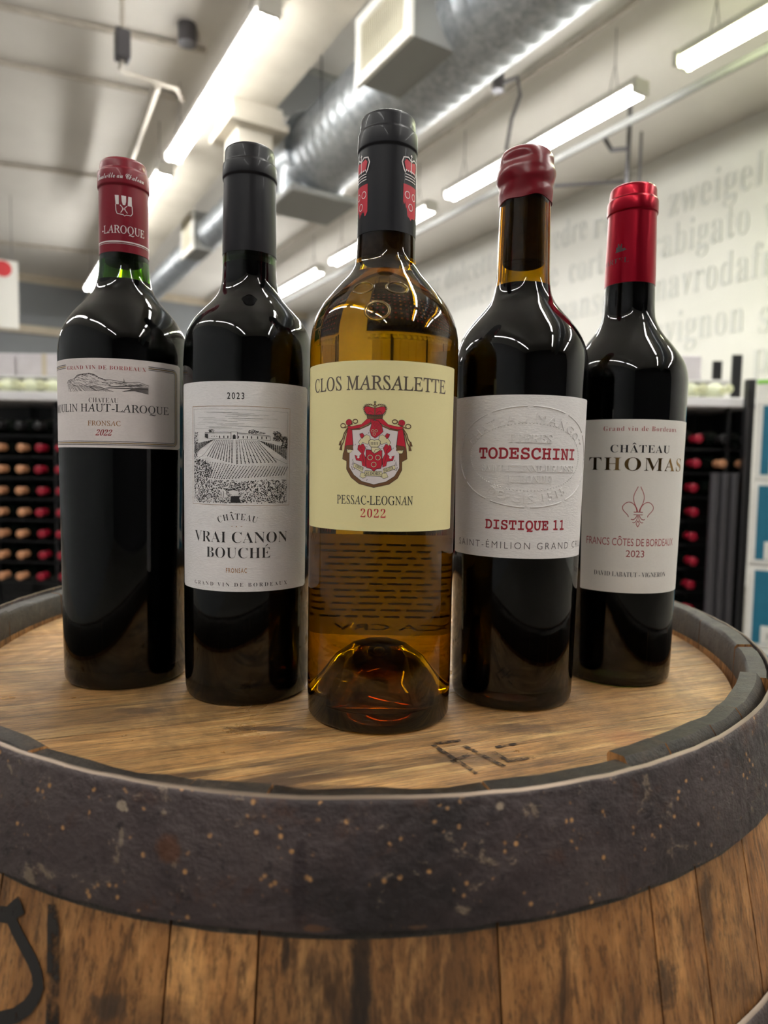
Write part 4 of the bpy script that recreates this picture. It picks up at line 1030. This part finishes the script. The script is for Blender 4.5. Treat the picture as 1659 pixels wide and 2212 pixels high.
# ---------------- bottle 4
B4 = Bottle('Bordeaux bottle sealed with lumpy red wax and embossed white label, second from right', (.0803, .4151),
    [(3, 36.2), (20, 36.6), (60, 37.2), (89, 37.8), (180, 39.3), (197, 39.6), (203, 39.1), (209.5, 37.6), (214, 35.8), (219, 33.0), (225, 28.4), (231, 23.2), (235, 20.0), (240, 17.5), (246, 16.2), (252, 15.7), (268, 15.3), (290, 14.8), (312, 14.6), (320, 14)],
    M_leaf, M_redwine, 246.0, 258.5, 294)
M_wax = mat('red_wax', (116, 15, 29), .28, 0, .5)
M_wax.node_tree.nodes['Principled BSDF'].inputs['Subsurface Weight'].default_value = .0
wp = catmull([(293.8, 15.35), (296.5, 15.55), (300, 15.7), (303, 15.85), (305.5, 16.7), (308.5, 17.1), (311.5, 16.9), (314, 16.2), (316, 15.8), (318, 15.75), (320, 15.4), (322, 14.3), (323.3, 12.4), (323.9, 9)], 4)
def wf(a_, h, r_):
    d = .22*math.sin(2*a_+h*420)+.16*math.sin(3*a_-h*700+1)+.1*math.sin(5*a_+h*300)
    hh = h+(.0009*math.sin(2*a_+.7)+.0006*math.sin(5*a_) if h < .2945 else 0)
    return r_+d/1000, hh
w = MB(); w.lathe([(.2937, .0146)]+[(h/1000, r/1000) for h, r in wp]+[(.3241, 0)], 96, fn=wf); w.obj('wax_seal', M_wax, B4.t, smooth=60)
lab = B4.label(-54.5, 47.0, 88.3, 178.6, 39.2, M_pap4, round_=.4)
T(B4, fit('TODESCHINI', 'mono', -30.2, 29.2, 143.5, 6.2, .02), I_red)
T(B4, fit('DISTIQUE 11', 'mono', -25.2, 22.8, 104.3, 5.3, .02), I_red)
T(B4, fit('SAINT-ÉMILION GRAND CRU', 'sans', -47.0, 43.5, 93.6, 3.7, -.008, 1.35), I_grey)
E4 = .55
def emb(vf, name='embossed_lettering'): return wrap(vf, name, M_pap4, lab, lambda h: B4.r(h)+.12, 39.2, .16, w3=1.0)
def emt(s, sty, u0, u1, h0, cap_, **kw):
    vs, fs = fit(s, sty, u0, u1, h0, cap_, extrude=.26, **kw); return vs, fs
emb(emt('FRERES', 'bold', -12.6, 12.0, 152.6, 4.4)); emb(emt('SAINT-ETIENNE-DE-LISSE', 'bold', -28, 28.3, 136.6, 3.6)); emb(emt('(GIRONDE)', 'bold', -12.8, 12.8, 130.5, 4.0))
def ellarc(vf, cx, cy, rx, ry_, up):
    vs, fs = vf; o = []
    for x, y, z in vs:
        a_ = x/rx
        if up: o.append((cx+(rx+y*.9)*math.sin(a_), cy+(ry_+y)*math.cos(a_), z))
        else: o.append((cx+(rx-y*.9)*math.sin(a_), cy-(ry_-y)*math.cos(a_), z))
    return o, fs
emb(ellarc(emt('CHATEAU MANGOT', 'sans', -46, 46, -3.0, 5.2, sp=1.1), -1.2, 144.6, 37.5, 22.0, True))
emb(ellarc(emt('DEPUIS 1515', 'sans', -25, 25, -1.2, 4.6, sp=1.15), -1.2, 144.6, 37, 24.2, False))
b = MB()
def tubeuv(pts, rr):
    V_ = []
    for uu, hh in pts:
        a_ = uu/39.2; r_ = (B4.r(hh)+.16)/1000; V_.append((r_*math.sin(a_), -r_*math.cos(a_), hh/1000))
    b.tube(V_, rr/1000, 6)
for s0, s1 in ((2, 28), (32, 58), (62, 118), (122, 148), (152, 178), (182, 208), (212, 238), (242, 298), (302, 328), (332, 358)):
    tubeuv([(-1.3+45*math.sin(math.radians(q_)), 144.7+27.8*math.cos(math.radians(q_))) for q_ in [s0+(s1-s0)*i/14 for i in range(15)]], .38)
b.obj('embossed_oval', M_pap4, lab, smooth=60)
b = MB()
for i in range(110):
    q_ = 2*PI*i/110; uu, hh = -1.3+35.2*math.sin(q_), 144.7+18.6*math.cos(q_)
    a_ = uu/39.2; r_ = (B4.r(hh)+.1)/1000; c_ = Vector((r_*math.sin(a_), -r_*math.cos(a_), hh/1000)); nr = Vector((math.sin(a_), -math.cos(a_), 0)); tg = Vector((math.cos(a_), math.sin(a_), 0)); up = Vector((0, 0, 1))
    vs = [c_+.00042*(math.cos(j*PI/3)*tg+math.sin(j*PI/3)*up) for j in range(6)]+[c_+nr*.0006]
    b.add(vs, [(j, (j+1) % 6, 6) for j in range(6)])
b.obj('embossed_dots', M_pap4, lab, smooth=80)

# ---------------- bottle 5
B5 = Bottle('Bordeaux bottle with metallic red capsule and fleur-de-lis label, rightmost on the barrel', (.1602, .4618),
    [(3, 35.1), (15, 35.4), (32, 35.6), (100, 36.8), (170, 38.2), (196, 38.4), (202, 37.8), (207, 36.4), (211, 34.5), (216, 31.2), (221, 27.4), (226, 23.4), (230, 20.6), (234, 18.5), (238, 17.1), (243, 16.4), (256, 15.9), (262, 15.6), (305, 14.7), (319, 13.9)],
    M_green, M_redwine, 262.0, 266.0, 259)
cap = B5.capsule(259.2, 16.0, 15.15, 305.3, 314.0, 15.95, 323.0, M_cap5)
wrap(join(fit('MARTEL', 'bold', -28.5, -6.4, 271.8, 3.2, -.015)), 'lettering', I_dark, cap, lambda h: 15.75, 15.7, .1, grid=1.0)
k = Ink()
for x, y, hh in ((-14.6, 279.0, 3.0), (-13.6, 279.2, 4.8), (-12.7, 279.3, 3.4), (-11.6, 279.2, 4.6), (-10.6, 279.6, 1.2), (-9.5, 279.9, 1.0)): k.line([(x, y), (x+.25, y+hh)], .8)
k.line([(-15.5, 279), (-11, 279.3), (-8, 280)], .5)
k.wrap('signature_print', I_dark, cap, lambda h: 15.7, 15.7, .1, grid=1.0)
lab = B5.label(-38.2, 43.1, 61.2, 170.0, 37.2, M_pap5, round_=.5)
T(B5, fit('Grand vin de Bordeaux', 'bold', -24.3, 22.8, 162.8, 2.9, -.012, 1.2), I_rose)
T(B5, fit('CHATEAU', 'bold', -19.8, 17.6, 149.5, 4.6, -.008, 1.1, acc=[(2, '^')]), I_foil)
T(B5, fit('THOMAS', 'bold', -33.2, 31.6, 138.4, 7.9, -.008, 1.12), I_thomas)
T(B5, fit('FRANCS COTES DE BORDEAUX', 'sans', -33.8, 27.0, 91.2, 4.6, .0, acc=[(8, '^')]), I_rose)
T(B5, fit('2023', 'sans', -8.2, 3.3, 84.2, 4.2, .0), I_rose)
T(B5, fit('DAVID LABATUT - VIGNERON', 'bold', -27.8, 20.6, 71.6, 2.9, -.012), I_foil)
k = Ink(); fx = lambda x, y: (-11.8+(x-595)*.0544, 128.5-(y-905)*.0556)
def both(pts, w=8):
    k.line(pts, w); k.line([(1566-x-8, y) for x, y in pts], w)
def bez(P0, P1, P2, P3, n=14): return [tuple((1-t_)**3*P0[i]+3*(1-t_)**2*t_*P1[i]+3*(1-t_)*t_*t_*P2[i]+t_**3*P3[i] for i in (0, 1)) for t_ in [j/n for j in range(n+1)]]
cxm = 779
for s_ in (-1, 1):
    X = lambda d: cxm+s_*d
    k.line(bez((X(14), 905), (X(30), 950), (X(70), 990), (X(56), 1060))+bez((X(56), 1060), (X(45), 1120), (X(10), 1150), (X(8), 1190)), 8)
    k.line(bez((X(18), 1190), (X(20), 1110), (X(95), 1050), (X(150), 1100))+bez((X(150), 1100), (X(220), 1160), (X(130), 1200), (X(112), 1235))+[(X(108), 1250)], 8)
    k.line([(X(-52), 1192), (X(52), 1192)], 8); k.line([(X(-52), 1222), (X(52), 1222)], 8)
    k.line(bez((X(14), 1228), (X(25), 1270), (X(60), 1290), (X(78), 1272)), 8); k.line(bez((X(5), 1228), (X(8), 1300), (X(40), 1325), (X(60), 1308)), 7)
    k.line([(X(0), 1290), (X(20), 1325), (X(0), 1360)], 8)
k.wrap('fleur_de_lis', I_rose, lab, lambda h: B5.r(h)+.12, 37.2, .06, xf=fx, grid=3)
